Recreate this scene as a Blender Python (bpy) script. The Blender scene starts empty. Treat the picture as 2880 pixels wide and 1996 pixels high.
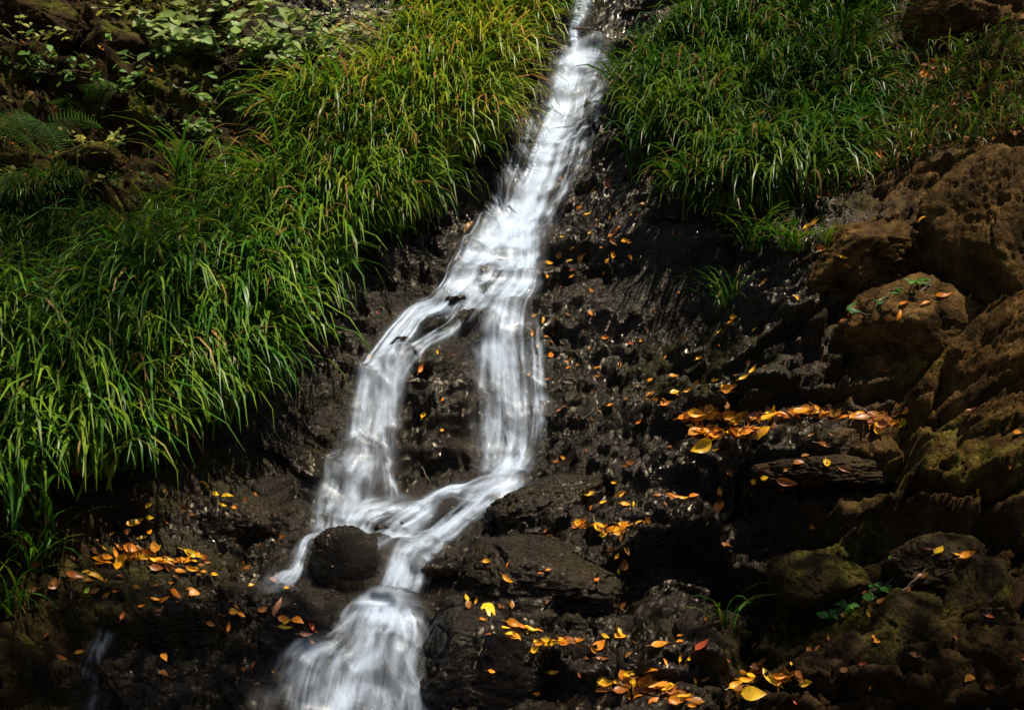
import bpy, math, random
import numpy as np
from mathutils import Vector, Matrix, Quaternion

random.seed(7)
RNG = np.random.default_rng(11)
SC = bpy.context.scene
COL = SC.collection

# ------------------------------------------------------------------ camera
F, HR, CX = 2800.0, 1144.0, 1440.0          # focal length, eye-level row and centre column in photo pixels (2880 wide)
cam = bpy.data.cameras.new('camera'); camo = bpy.data.objects.new('camera', cam); COL.objects.link(camo)
cam.sensor_width = 36; cam.lens = 35; cam.shift_y = 146 / 2880
cam.clip_start = 0.05; cam.clip_end = 500
camo.location = (0, 0, 0); camo.rotation_euler = (math.pi / 2, 0, 0)
SC.camera = camo

# ------------------------------------------------------------------ light
SUN_DIR = Vector((0.27, -0.20, 0.93)).normalized()       # towards the sun: high, beyond the slope, to the right
world = bpy.data.worlds.new('World'); SC.world = world; world.use_nodes = True
nt = world.node_tree; nt.nodes.clear()
wo = nt.nodes.new('ShaderNodeOutputWorld'); bg = nt.nodes.new('ShaderNodeBackground'); sky = nt.nodes.new('ShaderNodeTexSky')
sky.sky_type = 'NISHITA'; sky.sun_disc = False
sky.sun_elevation = math.asin(SUN_DIR.z); sky.sun_rotation = math.atan2(SUN_DIR.x, SUN_DIR.y)
bg.inputs[1].default_value = 0.06
nt.links.new(sky.outputs[0], bg.inputs[0]); nt.links.new(bg.outputs[0], wo.inputs[0])
sl = bpy.data.lights.new('sun', 'SUN'); sl.energy = 5.0; sl.angle = math.radians(0.53); sl.color = (1.0, 0.90, 0.74)
so = bpy.data.objects.new('sun', sl); COL.objects.link(so)
so.rotation_euler = SUN_DIR.to_track_quat('Z', 'Y').to_euler(); so.location = SUN_DIR * 20

SC.view_settings.view_transform = 'Standard'; SC.view_settings.look = 'None'
SC.view_settings.gamma = 1.0; SC.view_settings.exposure = 0.5
SC.render.engine = 'CYCLES'
SC.cycles.transparent_max_bounces = 48
SC.cycles.max_bounces = 8; SC.cycles.diffuse_bounces = 3; SC.cycles.glossy_bounces = 3; SC.cycles.transmission_bounces = 4
SC.cycles.use_denoising = True
SC.cycles.sample_clamp_indirect = 6.0

# ------------------------------------------------------------------ geometry of the slope
C = math.sqrt(0.5)
Y0, Z0 = 3.0, -0.91                         # a point of the 45 degree base plane
def pix(c, r, Y): return ((c - CX) / F * Y, Y, (HR - r) / F * Y)
def to_sth(p):
    x, y, z = p
    return x, ((y - Y0) + (z - Z0)) * C, (-(y - Y0) + (z - Z0)) * C
def from_sth(s, t, h): return s, Y0 + (t - h) * C, Z0 + (t + h) * C
def project(x, y, z): return CX + F * x / y, HR - F * z / y

def _hash2(ix, iy, seed):
    n = (ix.astype(np.int64) * 374761393 + iy.astype(np.int64) * 668265263 + seed * 982451653) & 0xFFFFFFFF
    n = ((n ^ (n >> 13)) * 1274126177) & 0xFFFFFFFF
    n = n ^ (n >> 16)
    return (n & 0xFFFFFF).astype(np.float64) / 0xFFFFFF
def noise2(x, y, seed=0):
    ix = np.floor(x); iy = np.floor(y); fx = x - ix; fy = y - iy
    ix = ix.astype(np.int64); iy = iy.astype(np.int64)
    u = fx * fx * fx * (fx * (fx * 6 - 15) + 10); v = fy * fy * fy * (fy * (fy * 6 - 15) + 10)
    def g(dx, dy):
        a = _hash2(ix + dx, iy + dy, seed) * 6.2831853
        return np.cos(a) * (fx - dx) + np.sin(a) * (fy - dy)
    a = g(0, 0); b = g(1, 0); c = g(0, 1); d = g(1, 1)
    return ((a + (b - a) * u) * (1 - v) + (c + (d - c) * u) * v) * 1.5
def fbm2(x, y, octs=4, seed=0, gain=0.5, ridged=False):
    o = 0.0; a = 1.0; f = 1.0; tot = 0
    for k in range(octs):
        n = noise2(x * f + 17.3 * k, y * f - 9.1 * k, seed + k)
        if ridged: n = 1 - 2 * np.abs(n)
        o = o + a * n; tot += a; a *= gain; f *= 2.03
    return o / tot
def facet2(x, y, seed=0, tilt=1.0):
    """blocky fractured noise: every Voronoi cell is a tilted plane; also returns distance to the crack"""
    ix = np.floor(x).astype(np.int64); iy = np.floor(y).astype(np.int64)
    best = np.full(x.shape, 9.0); sec = np.full(x.shape, 9.0); val = np.zeros(x.shape)
    for dx in (-1, 0, 1):
        for dy in (-1, 0, 1):
            cx = ix + dx; cy = iy + dy
            px = cx + _hash2(cx, cy, seed); py = cy + _hash2(cx, cy, seed + 1)
            ddx = x - px; ddy = y - py; d = np.sqrt(ddx * ddx + ddy * ddy)
            gx = _hash2(cx, cy, seed + 2) - .5; gy = _hash2(cx, cy, seed + 3) - .5; r = _hash2(cx, cy, seed + 4) - .5
            v = r + tilt * (gx * ddx + gy * ddy)
            near = d < best
            sec = np.where(near, best, np.minimum(sec, d))
            val = np.where(near, v, val); best = np.where(near, d, best)
    return val, sec - best
def noise3(p, seed=0):
    ip = np.floor(p).astype(np.int64); f = p - ip; w = f * f * f * (f * (f * 6 - 15) + 10)
    out = 0
    for dx in (0, 1):
        for dy in (0, 1):
            for dz in (0, 1):
                h = _hash2(ip[:, 0] + dx + 57 * (ip[:, 2] + dz), ip[:, 1] + dy - 131 * (ip[:, 2] + dz), seed)
                out = out + h * (w[:, 0] if dx else 1 - w[:, 0]) * (w[:, 1] if dy else 1 - w[:, 1]) * (w[:, 2] if dz else 1 - w[:, 2])
    return out * 2 - 1
def fbm3(p, octs=4, seed=0, gain=.5):
    o = 0; a = 1; f = 1; tot = 0
    for k in range(octs):
        o = o + a * noise3(p * f + 11.7 * k, seed + k); tot += a; a *= gain; f *= 2.07
    return o / tot
def sstep(a, b, x):
    t = np.clip((x - a) / (b - a), 0, 1); return t * t * (3 - 2 * t)

# control points: photo column, row, distance in metres
CTRL = [
 # bed of the stream from the top down
 (1640,-300,7.6),(1635,0,6.6),(1615,110,6.3),(1640,150,6.0),(1600,300,5.62),(1560,400,5.42),(1500,560,5.1),(1430,680,4.86),
 (1490,690,4.84),(1470,800,4.62),(1410,900,4.42),(1410,960,4.28),(1420,1150,4.18),(1420,1300,4.1),(1330,700,4.8),(1260,830,4.56),(1150,930,4.4),
 (1080,1030,4.2),(1050,1150,4.1),(1030,1290,4.02),(1210,1150,4.08),(1230,1330,4.02),(1000,1420,3.9),(1150,1440,3.9),(1350,1380,3.98),(1280,1470,3.8),
 (1000,1498,3.74),(1200,1500,3.72),(1080,1525,3.52),(960,1530,3.5),(1130,1610,3.42),(1090,1700,3.34),(900,1710,3.3),(1250,1720,3.3),(1080,1800,3.1),(1000,1920,3.02),(1000,2080,2.95),
 # left bank
 (0,1400,3.02),(-300,1500,2.85),(150,1480,3.12),(300,1330,3.3),(500,1150,3.62),(700,950,4.0),(850,800,4.3),(1000,680,4.6),(1150,560,4.85),(1280,440,5.1),(1400,300,5.4),
 (1480,200,5.75),(1500,60,6.15),(0,1000,3.5),(300,1000,3.68),(0,700,4.0),(-400,900,3.5),(400,700,4.3),(650,560,4.75),(250,560,4.6),(0,500,4.55),(150,330,4.9),(-400,400,4.6),
 (100,90,5.35),(-500,0,5.6),(400,250,5.3),(700,330,5.35),(600,100,5.7),(900,300,5.3),(950,60,6.0),(1200,150,5.9),(1250,-50,6.4),(500,-100,6.3),(0,-150,6.1),(-500,-300,6.6),
 # left shelf and the dark face below it
 (600,1330,3.62),(800,1250,3.85),(880,1100,4.1),(900,1350,3.8),(700,1420,3.5),(450,1500,3.3),(300,1580,3.12),(600,1560,3.3),(800,1530,3.5),(500,1680,3.12),(750,1690,3.25),(200,1760,2.92),(400,1800,3.0),
 (650,1800,3.08),(300,1960,2.85),(650,1960,2.92),(0,1700,2.85),(0,2050,2.7),(-400,1800,2.6),(400,2200,2.72),(850,1900,3.02),
 # right wet wall, right grass bank
 (1620,520,4.98),(1600,700,4.64),(1560,900,4.45),(1560,1150,4.2),(1560,1280,4.02),(1700,330,5.4),(1700,620,4.62),(1700,850,4.40),(1700,1020,4.24),(1800,660,4.46),(1800,850,4.34),(1800,1020,4.24),(1950,680,4.36),(1950,900,4.24),(1700,1120,4.1),
 (1780,500,4.74),(1850,300,5.25),(1900,120,5.75),(2050,590,4.38),(2050,400,4.95),(2100,200,5.4),(2250,500,4.55),(2300,330,4.95),(2300,100,5.55),(1800,20,6.15),(2100,-100,6.2),(1800,-250,7.0),
 # right rocks
 (2000,1030,4.0),(2100,900,4.02),(2100,780,4.1),(2250,700,4.0),(2450,640,3.95),(2400,820,3.75),(2250,1000,3.72),(2500,1080,3.45),(2650,800,3.6),(2800,450,3.95),(2850,700,3.5),(2850,1000,3.25),(3200,900,3.0),(3200,400,3.7),
 (2600,400,4.4),(2450,420,4.6),(2750,250,4.6),(2500,180,5.1),(2600,50,5.2),(2850,50,5.0),(2500,-150,5.9),(3200,-100,5.2),
 (1700,1280,3.88),(1900,1170,3.8),(2050,1190,3.68),(2300,1200,3.5),(2550,1210,3.38),(2000,1310,3.66),(2250,1300,3.4),(2500,1350,3.25),(2800,1250,3.1),(1600,1400,3.7),(1800,1420,3.52),(2000,1430,3.45),
 (2200,1470,3.32),(2450,1500,3.12),(2750,1450,2.98),(1500,1480,3.6),(1700,1520,3.45),(1900,1580,3.35),(2100,1620,3.28),(1350,1560,3.5),(1500,1640,3.38),(1750,1700,3.2),(2000,1720,3.08),(2300,1660,3.05),(2550,1650,2.95),(2800,1600,2.85),
 (1350,1770,3.2),(1550,1800,3.08),(1750,1830,3.0),(2000,1820,2.92),(2300,1820,2.82),(2600,1800,2.72),(2850,1850,2.6),(1300,1950,3.0),(1600,1960,2.85),(1900,1960,2.75),(2200,1960,2.7),(2600,2000,2.58),(3200,1600,2.6),(3300,2100,2.4),(1900,2250,2.55),(1200,2250,2.8),
]
cp = np.array([to_sth(pix(*c)) for c in CTRL])
_c2 = 0.12 ** 2
def _phi(a, b): return np.sqrt(((a[:, None, :] - b[None, :, :]) ** 2).sum(-1) + _c2)
_n = len(cp)
_A = np.zeros((_n + 3, _n + 3)); _A[:_n, :_n] = _phi(cp[:, :2], cp[:, :2]) - np.eye(_n) * 0.05
_A[:_n, _n] = 1; _A[:_n, _n + 1:] = cp[:, :2]; _A[_n:, :_n] = _A[:_n, _n:].T
_w = np.linalg.solve(_A, np.concatenate([cp[:, 2], [0, 0, 0]]))
def H0(s, t):
    q = np.stack([np.ravel(s), np.ravel(t)], 1)
    q[:, 0] = np.clip(q[:, 0], -5.2, 5.2); q[:, 1] = np.clip(q[:, 1], -.8, 6.8)
    return (_phi(q, cp[:, :2]) @ _w[:_n] + _w[_n] + q @ _w[_n + 1:]).reshape(np.shape(s))
def pix_st(c, r, dh=0.0):
    """photo pixel -> (s, t) on the smooth base surface raised by dh"""
    a, b = (c - CX) / F, (HR - r) / F; h = 0.0
    for _ in range(40):
        Y = (Y0 - Z0 - h / C) / (1 - b)
        s, t, _h = to_sth((a * Y, Y, b * Y))
        h += 0.5 * (float(H0(np.array([s]), np.array([t]))[0]) + dh - h)
    return s, t

# fan-shaped grid: finer near the camera
NR, NC = 820, 1000
T_A, T_B, KQ = -0.75, 8.2, 0.7
q = np.linspace(0, 1, NR); tr = T_A + (T_B - T_A) * (q + KQ * q * q) / (1 + KQ)
def halfw(t): return 2.3 + 0.52 * (t - T_A)
uu = np.linspace(-1, 1, NC)
TT = np.repeat(tr[:, None], NC, 1); SS = uu[None, :] * halfw(tr)[:, None]
# smooth base evaluated coarsely, then enlarged
def bil(G, fi, fj):
    i = np.clip(np.floor(fi).astype(int), 0, G.shape[0] - 2); j = np.clip(np.floor(fj).astype(int), 0, G.shape[1] - 2)
    a = np.clip(fi - i, 0, 1); b = np.clip(fj - j, 0, 1)
    return (G[i, j] * (1 - a) + G[i + 1, j] * a) * (1 - b) + (G[i, j + 1] * (1 - a) + G[i + 1, j + 1] * a) * b
qi = np.linspace(0, NR - 1, 150); qj = np.linspace(0, NC - 1, 170)
tc = np.interp(qi, np.arange(NR), tr); uc = np.interp(qj, np.arange(NC), uu)
Tc = np.repeat(tc[:, None], len(uc), 1); Sc = uc[None, :] * halfw(tc)[:, None]
Hc = H0(Sc, Tc)
II, JJ = np.meshgrid(np.arange(NR), np.arange(NC), indexing='ij')
BASE = bil(Hc, II * (149 / (NR - 1)), JJ * (169 / (NC - 1)))
_p = from_sth(SS, TT, BASE)
PC, PR = project(*_p)                        # where each grid point appears, used only to lay out zones of rock, soil and moss

def in_poly(c, r, poly):
    ins = np.zeros(np.shape(c), bool); n = len(poly)
    for i in range(n):
        x1, y1 = poly[i]; x2, y2 = poly[(i + 1) % n]
        if y1 == y2: continue
        cond = ((r < y1) != (r < y2)) & (c < (x2 - x1) * (r - y1) / (y2 - y1) + x1)
        ins ^= cond
    return ins
GL = [(-900,560),(150,590),(330,660),(520,575),(700,500),(850,420),(900,380),(1010,330),(1140,260),(1230,120),(1270,-300),(1550,-300),(1540,60),(1515,120),(1425,200),
      (1440,310),(1390,400),(1300,450),(1260,530),(1170,630),(1070,700),(950,760),(860,840),(830,940),(770,1040),(670,1130),(590,1220),(470,1300),(300,1370),(160,1430),(50,1500),(-900,1560)]
GSHORT = [(-900,560),(150,590),(330,660),(700,500),(860,420),(880,470),(760,640),(560,780),(350,900),(-100,960),(-900,1000)]
GR = [(1830,200),(2010,120),(2110,-300),(2420,-300),(2450,60),(2400,150),(2440,330),(2400,450),(2300,560),(2180,625),(2050,635),(1930,590),(1830,470),(1760,330)]
GSP = [(2400,180),(2880,180),(2900,400),(2600,460),(2430,540),(2250,600),(2200,520),(2420,400)]
def soft(mask, n=9):
    m = mask.astype(float)
    for ax in (0, 1):
        cs = np.cumsum(np.pad(m, [(n + 1, n) if a == ax else (0, 0) for a in (0, 1)], mode='edge'), axis=ax)
        L = m.shape[ax]
        m = (np.take(cs, np.arange(2 * n + 1, 2 * n + 1 + L), axis=ax) - np.take(cs, np.arange(0, L), axis=ax)) / (2 * n + 1)
    return m
soil = soft(in_poly(PC, PR, GL) | in_poly(PC, PR, GR), 10)
nA = fbm2(SS * 1.6, TT * 1.6, 3, 5)
# wet rock: around the stream; dry brown rock: right edge and upper left
wetc = np.interp(PR, [-300, 100, 300, 700, 900, 1300, 1500, 1750, 2100], [1640, 1640, 1620, 1560, 1500, 1450, 1250, 1150, 1100])
wet = sstep(1150, 500, np.abs(PC - wetc) - 180 * nA) * (PR > -400)
wet = np.clip(wet * 1.3, 0, 1) * (1 - .75 * soil)
dry = sstep(2150, 2550, PC + 260 * nA) * (1 - .85 * sstep(1300, 1550, PR))
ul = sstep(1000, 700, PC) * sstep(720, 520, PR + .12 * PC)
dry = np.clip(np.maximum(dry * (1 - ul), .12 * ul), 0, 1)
rock = 1 - .85 * soil

warp = fbm2(SS * 2.2, TT * 2.2, 4, 21)
calm = 1 - .75 * sstep(1900, 2250, PC) * sstep(450, 650, PR)          # broad slabs on the right, few thin layers
wall = 1 - .7 * sstep(1580, 1680, PC) * sstep(2080, 1980, PC) * sstep(560, 640, PR) * sstep(980, 900, PR)
Hf = BASE.copy()
Hf += rock * (.055 * fbm2(SS * 1.7, TT * 1.7, 3, 31) + .022 * fbm2(SS * 5, TT * 5, 3, 41))
# natural strata: saw-toothed steps (flat tread, steep face)
ph = (TT + .35 * SS * .3 + .16 * warp + .05 * fbm2(SS * 6, TT * 6, 3, 55)) / .23
saw = ph - np.floor(ph)
Hf += rock * calm * (.2 + .8 * sstep(-.1, .4, nA + .1)) * .075 * np.where(saw > .22, 1 - (saw - .22) / .78, saw / .22)
ph2 = (TT - .12 * SS + .08 * warp + .03 * fbm2(SS * 13, TT * 13, 3, 56)) / .072
saw2 = ph2 - np.floor(ph2)
Hf += rock * calm * .018 * np.where(saw2 > .3, 1 - (saw2 - .3) / .7, saw2 / .3) * sstep(-.3, .3, fbm2(SS * 3, TT * 3, 2, 57))
fa, ca = facet2(SS * 3.6 + warp * .5, TT * 4.4 + warp * .5, 61, 1.3)
fb, cb = facet2(SS * 10 + warp, TT * 13 + warp, 71, 1.7)
fe, ce = facet2(SS * 24 + warp * 3, TT * 31 + warp * 2, 73, 1.8)
Hf += rock * (.075 * fa * (.5 + .5 * dry) + .036 * fb * wall) - rock * (.03 * sstep(.10, 0, ca) * dry + .008 * sstep(.12, 0, cb))
Hf += rock * (.007 * fbm2(SS * 17, TT * 17, 3, 81, .6, True) + .004 * fbm2(SS * 45, TT * 45, 3, 91, .65) + (.016 * fe - .005 * sstep(.1, 0, ce)) * wall)
Hf += soil * (.16 * fbm2(SS * 2.2, TT * 2.2, 3, 95))
fc, cc_ = facet2(SS * 1.5 + warp * .35, TT * 2.3 + warp * .3, 65, 1.5)          # big cracked blocks of the right-hand rock face
rgt = sstep(1750, 2150, PC) * sstep(500, 700, PR) * rock
Hf += rgt * (.11 * fc - .07 * sstep(.07, 0, cc_))
fd, cd = facet2(SS * 6 - warp * .4, TT * 9 + warp * .5, 67, 1.6)
Hf += rgt * (.04 * fd - .018 * sstep(.08, 0, cd))
# upper left cliff is rougher, with hollows
Hf -= .05 * np.exp(-((SS - pix_st(1030, 1510)[0]) / .2) ** 2 - ((TT - pix_st(1030, 1510)[1]) / .07) ** 2)   # basin of the pool
Hf += ul * (.10 * fbm2(SS * 2.1, TT * 2.1, 3, 101) + .06 * fbm2(SS * 7, TT * 7, 3, 103))
# named ledges: polyline in the photo, height of the step
LEDGES = [
 ([(1790,1165),(1900,1150),(2040,1115),(2170,1050)], .07, .16), ([(1890,1262),(2000,1262),(2150,1235),(2330,1225),(2560,1225)], .13, .25),
 ([(1600,1505),(1700,1525),(1830,1475),(1980,1425),(2130,1540),(2290,1560)], .16, .3), ([(1310,1765),(1450,1800),(1620,1850),(1800,1880),(2050,1860)], .1, .25),
 ([(1560,2010),(1800,2030),(2280,1960)], .1, .2), ([(1320,955),(1410,952),(1510,955)], .045, .3), ([(1000,1060),(1060,1045),(1150,1040)], .04, .25),
 ([(1560,150),(1640,142),(1720,140)], .08, .3), ([(980,1720),(1080,1712),(1200,1722),(1300,1740)], .03, .3), ([(880,1505),(1000,1512),(1130,1520)], .05, .2),
 ([(150,1660),(350,1720),(560,1730),(700,1690)], .09, .3), ([(380,1420),(560,1440),(700,1450)], .07, .2), ([(2230,1350),(2420,1420),(2700,1440),(2880,1400)], .08, .2),
 ([(1540,690),(1700,680),(1850,640)], .06, .2), ([(2080,880),(2300,900),(2500,880)], .07, .2), ([(60,560),(170,540),(290,520)], .18, .3), ([(80,150),(200,190),(300,160)], .14, .3),
]
for pl, d, wd in LEDGES:
    st = np.array([pix_st(c, r, d) for c, r in pl]); o = np.argsort(st[:, 0]); st = st[o]
    tl = np.interp(SS, st[:, 0], st[:, 1]) + .035 * warp + .012 * fbm2(SS * 14, TT * 0 + 3, 3, 7)
    end = sstep(st[0, 0] - .12, st[0, 0] + .05, SS) * sstep(st[-1, 0] + .12, st[-1, 0] - .05, SS)
    dt = TT - tl; fw = .05
    Hf += end * d * np.where(dt > 0, np.clip(1 - dt / wd, 0, 1) ** 1.2, np.clip(1 + dt / fw, 0, 1)) - end * d * .35 * np.clip(1 - np.abs(dt + .1) / .07, 0, 1)
# hollow, dark pocket under the leaf ledge and cave in the upper left
for c, r, rad, dep in [(1990,1320,.1,.14),(300,350,.2,.3),(190,380,.16,.22),(240,110,.2,.25),(1700,1800,.16,.1),(2700,700,.1,.3),(2690,560,.08,.25),(2100,1560,.25,.16),(1700,1640,.16,.1)]:
    s, t = pix_st(c, r)
    Hf -= dep * np.exp(-((SS - s) ** 2 + (TT - t) ** 2) / rad ** 2)

moss = sstep(.0, .5, fbm2(SS * 2.4, TT * 2.4, 4, 131) + .12) * (.25 + .75 * sstep(0, .25, np.abs(PC - wetc) / 2880))
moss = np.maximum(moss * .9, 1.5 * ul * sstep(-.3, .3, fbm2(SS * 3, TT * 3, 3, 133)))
moss = np.maximum(moss, 1.5 * sstep(330, 100, np.hypot(PC - 1980, (PR - 1080) * 1.6) - 60 * warp))

CORR = [[(1640,-160,60),(1632,40,55),(1616,100,40),(1640,145,85),(1600,300,95),(1540,460,95),(1480,590,100),(1430,690,100),(1400,750,90)],
 [(1480,650,60),(1488,720,55),(1470,800,60),(1410,900,85),(1410,960,100),(1424,1180,105),(1424,1290,105),(1400,1370,80),(1300,1430,80),(1200,1520,80),(1110,1660,75),(1090,1715,120),(1040,1850,170),(1000,2080,220)],
 [(1400,660,70),(1300,785,60),(1180,895,55),(1090,1000,65),(1055,1130,75),(1030,1300,80),(980,1400,80),(920,1490,60)],[(1330,1385,60),(1180,1430,60),(1010,1470,60)],[(905,1498,25),(850,1570,30),(815,1645,50)]]
cor = np.zeros_like(Hf)
for pl in CORR:
    Q = [(*pix_st(c, r), w / F * (Y0 - Z0) / (1 - (HR - r) / F)) for c, r, w in pl]
    for (s0, t0, w0), (s1, t1, w1) in zip(Q[:-1], Q[1:]):
        ds, dt_ = s1 - s0, t1 - t0; f = np.clip(((SS - s0) * ds + (TT - t0) * dt_) / (ds * ds + dt_ * dt_ + 1e-9), 0, 1)
        d = np.hypot(SS - s0 - f * ds, TT - t0 - f * dt_); w = w0 + (w1 - w0) * f
        cor = np.maximum(cor, sstep(1.35, .75, d / w))
def _blur(G, n, k):
    for _ in range(k): G = soft(G, n)
    return G
Hf = Hf * (1 - cor * .5) + cor * .5 * (_blur(Hf, 4, 2) - .006)
X, Y, Z = from_sth(SS, TT, Hf)
def grid_at(G, s, t):
    qq = (np.asarray(t) - T_A) / (T_B - T_A) * (1 + KQ)
    qv = (-1 + np.sqrt(np.maximum(1 + 4 * KQ * qq, 0))) / (2 * KQ)
    return bil(G, np.clip(qv, 0, 1) * (NR - 1), (np.clip(np.asarray(s) / halfw(np.asarray(t)), -1, 1) + 1) * .5 * (NC - 1))

# ------------------------------------------------------------------ materials
def new_mat(name):
    m = bpy.data.materials.new(name); m.use_nodes = True; m.node_tree.nodes.clear(); return m, m.node_tree
def nd(nt, typ, **kw):
    n = nt.nodes.new(typ)
    for k, v in kw.items():
        if k.startswith('i_'): n.inputs[int(k[2:]) if k[2:].isdigit() else k[2:].replace('_', ' ')].default_value = v
        else: setattr(n, k, v)
    return n
def noise_node(nt, vec, scale, detail=6, rough=.6, dist=0.0):
    n = nd(nt, 'ShaderNodeTexNoise'); n.inputs['Scale'].default_value = scale; n.inputs['Detail'].default_value = detail
    n.inputs['Roughness'].default_value = rough; n.inputs['Distortion'].default_value = dist; nt.links.new(vec, n.inputs['Vector']); return n
def ramp(nt, fac, stops):
    r = nd(nt, 'ShaderNodeValToRGB'); e = r.color_ramp.elements
    while len(e) < len(stops): e.new(.5)
    for k, (p, c) in enumerate(stops): e[k].position = p; e[k].color = (*c, 1) if len(c) == 3 else c
    nt.links.new(fac, r.inputs[0]); return r.outputs[0]
def mixc(nt, fac, a, b, mode='MIX'):
    m = nd(nt, 'ShaderNodeMix', data_type='RGBA', blend_type=mode)
    for k, v in ((0, fac), (6, a), (7, b)):
        if isinstance(v, (int, float)): m.inputs[k].default_value = v
        elif isinstance(v, tuple): m.inputs[k].default_value = (*v, 1)
        else: nt.links.new(v, m.inputs[k])
    return m.outputs[2]
def mth(nt, op, a, b=None, clamp=False):
    m = nd(nt, 'ShaderNodeMath', operation=op, use_clamp=clamp)
    for k, v in ((0, a), (1, b)):
        if v is None: continue
        if isinstance(v, (int, float)): m.inputs[k].default_value = v
        else: nt.links.new(v, m.inputs[k])
    return m.outputs[0]

def rock_material():
    m, nt = new_mat('wet_and_mossy_rock')
    out = nd(nt, 'ShaderNodeOutputMaterial'); b = nd(nt, 'ShaderNodeBsdfPrincipled')
    tc = nd(nt, 'ShaderNodeTexCoord'); v = tc.outputs['Object']
    at = nd(nt, 'ShaderNodeAttribute', attribute_name='zone'); sep = nd(nt, 'ShaderNodeSeparateColor'); nt.links.new(at.outputs['Color'], sep.inputs[0])
    wetv, mossv, dryv = sep.outputs[0], sep.outputs[1], sep.outputs[2]; soilv = at.outputs['Alpha']
    n1 = noise_node(nt, v, 9, 8, .65); n2 = noise_node(nt, v, 42, 6, .65); n3 = noise_node(nt, v, 170, 4, .6); n4 = noise_node(nt, v, 3.2, 5, .6); vo = nd(nt, 'ShaderNodeTexVoronoi'); vo.inputs['Scale'].default_value = 65; nt.links.new(v, vo.inputs['Vector'])
    dark = ramp(nt, n1.outputs[0], [(.3, (.004, .0024, .0011)), (.52, (.016, .0092, .0042)), (.74, (.055, .033, .0155))])
    brown = ramp(nt, n1.outputs[0], [(.3, (.016, .009, .003)), (.48, (.085, .045, .012)), (.6, (.17, .09, .025)), (.76, (.42, .24, .075))])
    brown = mixc(nt, mth(nt, 'MULTIPLY', n2.outputs[0], .6), brown, (.024, .013, .005))
    stain = ramp(nt, n4.outputs[0], [(.48, (0, 0, 0)), (.62, (1, 1, 1))])
    dark = mixc(nt, mth(nt, 'MULTIPLY', stain, .45), dark, (.028, .0135, .004))
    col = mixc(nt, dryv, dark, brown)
    soilc = ramp(nt, n2.outputs[0], [(.3, (.004, .003, .0015)), (.7, (.02, .013, .006))])
    col = mixc(nt, soilv, col, soilc)
    mc = ramp(nt, n2.outputs[0], [(.3, (.016, .017, .002)), (.55, (.075, .072, .008)), (.75, (.19, .17, .024))])
    mf = mth(nt, 'MULTIPLY', mossv, mth(nt, 'MULTIPLY', ramp(nt, n1.outputs[0], [(.42, (0, 0, 0)), (.6, (1, 1, 1))]), .85), True)
    col = mixc(nt, mf, col, mc)
    col = mixc(nt, mth(nt, 'MULTIPLY', wetv, .85), col, mixc(nt, 1.0, col, (.10, .08, .062), 'MULTIPLY'))     # soaked rock is darker
    col = mixc(nt, 1.0, col, ramp(nt, n3.outputs[0], [(.3, (.35, .35, .35)), (.55, (1, 1, 1)), (.75, (1.9, 1.85, 1.7))]), 'MULTIPLY')
    nt.links.new(col, b.inputs['Base Color'])
    wf = mth(nt, 'MULTIPLY', wetv, mth(nt, 'SUBTRACT', 1.0, mth(nt, 'MULTIPLY', mf, .7)))
    wf = mth(nt, 'MULTIPLY', wf, ramp(nt, n4.outputs[0], [(.34, (.5, .5, .5)), (.56, (1, 1, 1))]))
    rr = mth(nt, 'SUBTRACT', .84, mth(nt, 'MULTIPLY', wf, .76)); rr = mth(nt, 'ADD', rr, mth(nt, 'MULTIPLY', mth(nt, 'SUBTRACT', n2.outputs[0], .5), .22), True)
    nt.links.new(rr, b.inputs['Roughness'])
    nt.links.new(mth(nt, 'ADD', mth(nt, 'MULTIPLY', wf, .36), .08), b.inputs['Specular IOR Level'])
    b.inputs['Specular Tint'].default_value = (1, .86, .68, 1)
    bm = mth(nt, 'ADD', mth(nt, 'MULTIPLY', n1.outputs[0], 1.0), mth(nt, 'ADD', mth(nt, 'MULTIPLY', n2.outputs[0], .42), mth(nt, 'ADD', mth(nt, 'MULTIPLY', n3.outputs[0], .12), mth(nt, 'MULTIPLY', vo.outputs['Distance'], -.15))))
    bu = nd(nt, 'ShaderNodeBump'); bu.inputs['Strength'].default_value = 1.0; bu.inputs['Distance'].default_value = .026
    nt.links.new(bm, bu.inputs['Height']); nt.links.new(bu.outputs[0], b.inputs['Normal'])
    nt.links.new(b.outputs[0], out.inputs[0]); return m
M_ROCK = rock_material()

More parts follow.
